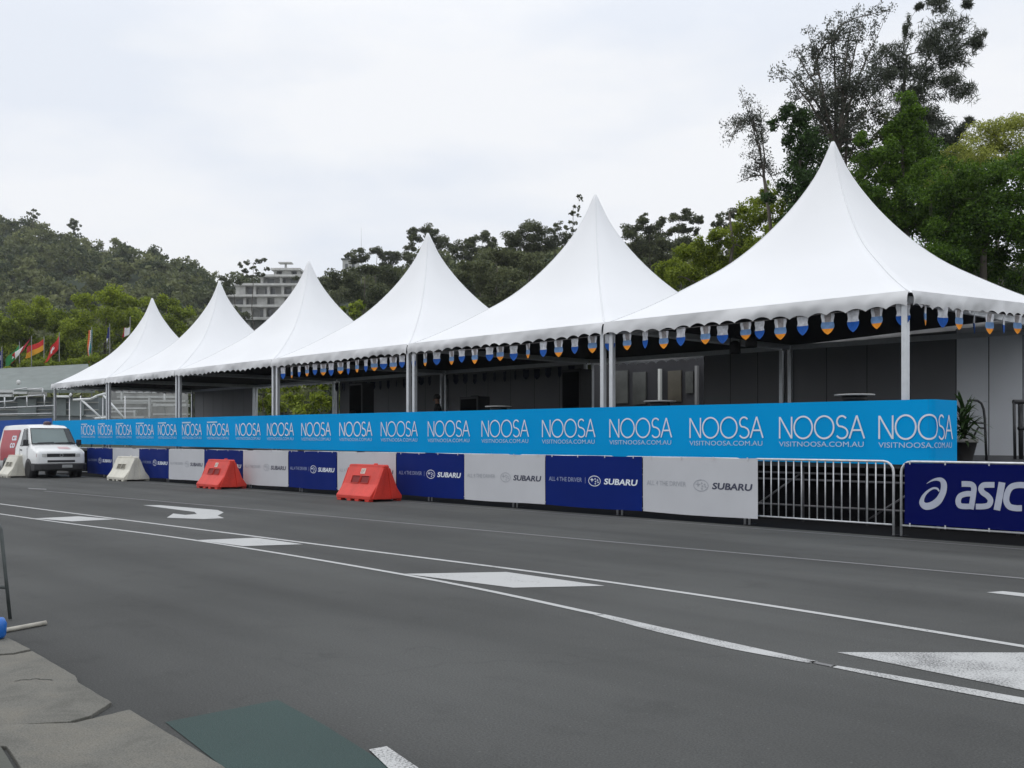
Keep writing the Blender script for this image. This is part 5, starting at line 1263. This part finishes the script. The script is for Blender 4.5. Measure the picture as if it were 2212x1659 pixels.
person('person in dark top and red shorts standing inside the third marquee', (pb[0], pb[1], DECK+.002), R(150), stand, [SKIN, DARKT, REDS])
bend = dict(hip=(0, -.12, .88, .145), belly=(0, .02, .98, .135), chest=(0, .26, 1.10, .15), neck=(0, .40, 1.17, .058), head=(0, .52, 1.22, .095), crown=(0, .58, 1.25, .075),
            shl=(-.19, .30, 1.13, .062), ell=(-.22, .40, .86, .045), wrl=(-.16, .55, .72, .033), hal=(-.13, .62, .68, .034), shr=(.19, .30, 1.13, .062), elr=(.22, .40, .86, .045), wrr=(.16, .55, .72, .033), har=(.13, .62, .68, .034),
            hpl=(-.10, -.12, .82, .09), knl=(-.12, .02, .47, .06), anl=(-.12, -.06, .09, .042), tol=(-.13, .08, .04, .038), hpr=(.10, -.12, .82, .09), knr=(.12, .02, .47, .06), anr=(.12, -.06, .09, .042), tor=(.13, .08, .04, .038))
pb = on_y(772, 870, 19.5)
person('person in dark clothes bending forward before the tall speaker in the fourth marquee', (pb[0], pb[1], DECK+.002), R(75), bend, [SKIN, DARKT, DKT])

for (px, py, yy, lb) in ((1587, 752, 18.4, 'left of two black lamps hanging under the nearest marquee roof'), (1622, 738, 18.0, 'right of two black lamps hanging under the nearest marquee roof')):
    p = on_y(px, py, yy); T = thing('stage_lamp', lb, 'lamp', p, 'black lamps under the nearest marquee')
    g = MB(); g.lathe(p, [(.05, .16), (.10, .12), (.12, -.02), (.125, -.12), (.105, -.12), (.10, -.02), (.02, .0)], 16); g.build('housing', M_BLACKP, T)
    g = MB(); g.tube([(p[0]-.13, p[1], p[2]), (p[0]-.13, p[1], p[2]+.22), (p[0], p[1], p[2]+.28), (p[0]+.13, p[1], p[2]+.22), (p[0]+.13, p[1], p[2])], .012, 6); g.tube([(p[0], p[1], p[2]+.27), (p[0], p[1], p[2]+1.6)], .008, 5); g.build('bracket', M_BLACKP, T)

# potted plant, curved rail and black frame at the right end of the stage
p = at(2082, 985, 17.0)
T = thing('potted_plant', 'leafy potted plant beside the end of the blue banner', 'plant', (p[0], p[1], DECK))
g = MB(); g.lathe((p[0], p[1], DECK), [(.12, 0), (.13, .02), (.20, .30), (.215, .30), (.215, .36), (.19, .36), (.18, .32)], 20); g.build('pot', mat('dark_pot', (.03, .028, .027), .5, .2, 5), T)
g = MB(); g.lathe((p[0], p[1], DECK+.305), [(.219, 0), (.221, .02), (.221, .05), (.217, .058)], 20); g.build('pot_rim', mat('pale_pot_rim', (.30, .29, .27), .6, .1, 5), T)
Vs, Ts = [], []
for i in range(130):                                     # arching strap leaves
    a = rng.uniform(0, 2*math.pi); tilt = rng.uniform(.35, 1.7); L_ = rng.uniform(.28, .58); wd = rng.uniform(.025, .045)
    dr = np.array([math.cos(a), math.sin(a), 0]); sd_ = np.array([-dr[1], dr[0], 0])
    b0 = np.array([p[0], p[1], DECK+.36+rng.uniform(0, .72)*rng.random()**.6]); prev = None
    for j in range(5):
        t = j/4; q = b0 + dr*L_*t*math.sin(tilt) + np.array([0, 0, L_*(t*math.cos(tilt)-.35*t*t*math.sin(tilt))]); w_ = wd*(1-t)**.6*min(1, .4+t*3)
        cur = (q-sd_*w_, q+sd_*w_)
        if prev: Vs.append([prev[0], prev[1], cur[1], cur[0]]); Ts.append(np.clip(.35+.3*rng.normal(), 0, 1))
        prev = cur
quads_obj('foliage', np.array(Vs), np.array(Ts), L_DARK, T)
g = MB(); g.tube([(p[0], p[1], DECK+.3), (p[0]+.02, p[1], DECK+.75)], [.025, .012], 7); g.build('stem', M_BARK, T)
T = thing('hand_rail', 'black curved handrail standing right of the potted plant', 'handrail', at(2120, 985, 17.3)*np.array([1, 1, 0])+np.array([0, 0, DECK]))
dH = 17.3
g = MB(); g.tube([at(2089, 867, dH), at(2100, 864.5, dH), at(2110, 865, dH), at(2119, 871, dH), at(2124, 884, dH), at(2126.5, 905, dH), at(2128, 945, dH), np.append(at(2130, 985, dH)[:2], DECK)], .022, 9); g.build('rail', M_BLACKP, T)
g = MB(); g.tube([at(2127, 925, dH), at(2112, 924, dH), at(2080, 985, dH)], .018, 8); g.build('brace', M_BLACKP, T)
g = MB(); g.tube([at(2125, 914, dH), at(2095, 913, dH)], .014, 8); g.build('cross_bar', M_BLACKP, T)
T = thing('black_frame', 'black tubular frame stack at the right edge on the stage', 'frame', np.append(at(2210, 985, 18.2)[:2], DECK))
dB2 = 18.2
for k, (px, dd, th) in enumerate(((2189.5, 0, .035), (2203, .15, .055), (2216, .3, .04))):
    c0 = at(px, 868, dB2+dd); c1 = np.append(at(px+2, 985, dB2+dd)[:2], DECK); g = MB(); g.tube([c1, c0], th*.8, 8); g.build('upright', M_BLACKP, T)
g = MB(); g.tube([at(2188, 868, dB2), at(2290, 869, dB2+.2)], .04, 8); g.build('top_rail', M_BLACKP, T)
g = MB(); g.tube([at(2200, 925, dB2+.1), at(2290, 927, dB2+.3)], .04, 8); g.build('mid_rail', M_BLACKP, T)

# ------------------------------------------------------------------ near barrier at the left edge
gb = gnd(22, 1340); dn = 2180*CAMH/(1340-HY)
M_DKST = mat('weathered_steel', (.07, .08, .078), .5, .25, 10, metal=.3)
T = thing('crowd_barrier', 'dark weathered crowd barrier end at the left edge near the camera', 'barrier', (gb[0], gb[1], 0))
tp = at(2, 1143, dn); lf = at(-420, 1330, dn+1.2); lf[2] = .02; lt = at(-430, 1100, dn+1.2)
def lerp(a, b, t): return np.array(a)*(1-t)+np.array(b)*t
g = MB(); g.tube([gb+np.array([0, 0, .01]), lerp(gb, tp, .5), tp, tp+np.array([-.06, -.01, .06]), lt+np.array([.1, 0, .06]), lt, lf], .014, 8); g.build('frame', M_DKST, T)
b1 = lerp(gb, tp, .36); b2 = lerp(lf, lt, .30)
g = MB(); g.tube([b1, b2], .014, 8); g.build('bottom_rail', M_DKST, T)
for t in (.12, .24, .36, .48, .6):
    g = MB(); g.tube([lerp(b1, b2, t), lerp(tp+np.array([-.06, -.01, .06]), lt, t)], .010, 6); g.build('bar', M_DKST, T)
f0 = gnd(9, 1367); f1 = gnd(99, 1350)
g = MB(); g.tube([f0+np.array([0, 0, .018]), f1+np.array([0, 0, .018])], .018, 8); g.build('foot', mat('rubbed_steel', (.42, .40, .34), .5, .2, 10), T)
p = gnd(-14, 1386)
g = MB(); g.lathe((p[0], p[1], .026), [(.07, 0), (.082, .02), (.088, .10), (.07, .14), (.02, .145)], 18)
tag(g.build('blue_weight', mat('blue_plastic', (.012, .13, .48), .4, .1, 5)), 'round blue plastic weight at the left edge on the gutter', 'weight')

# ------------------------------------------------------------------ thin humid air
hm = bpy.data.materials.new('haze_air'); hm.use_nodes = True
t = hm.node_tree; t.nodes.clear(); o_ = t.nodes.new('ShaderNodeOutputMaterial'); pv = t.nodes.new('ShaderNodeVolumePrincipled')
pv.inputs['Color'].default_value = (.90, .93, .96, 1); pv.inputs['Density'].default_value = .00022; pv.inputs['Anisotropy'].default_value = .2
t.links.new(pv.outputs[0], o_.inputs['Volume'])
g = MB(); g.box((-1505, -605, -6), (905, 1605, 140)); tag(g.build('haze', hm), kind='stuff')
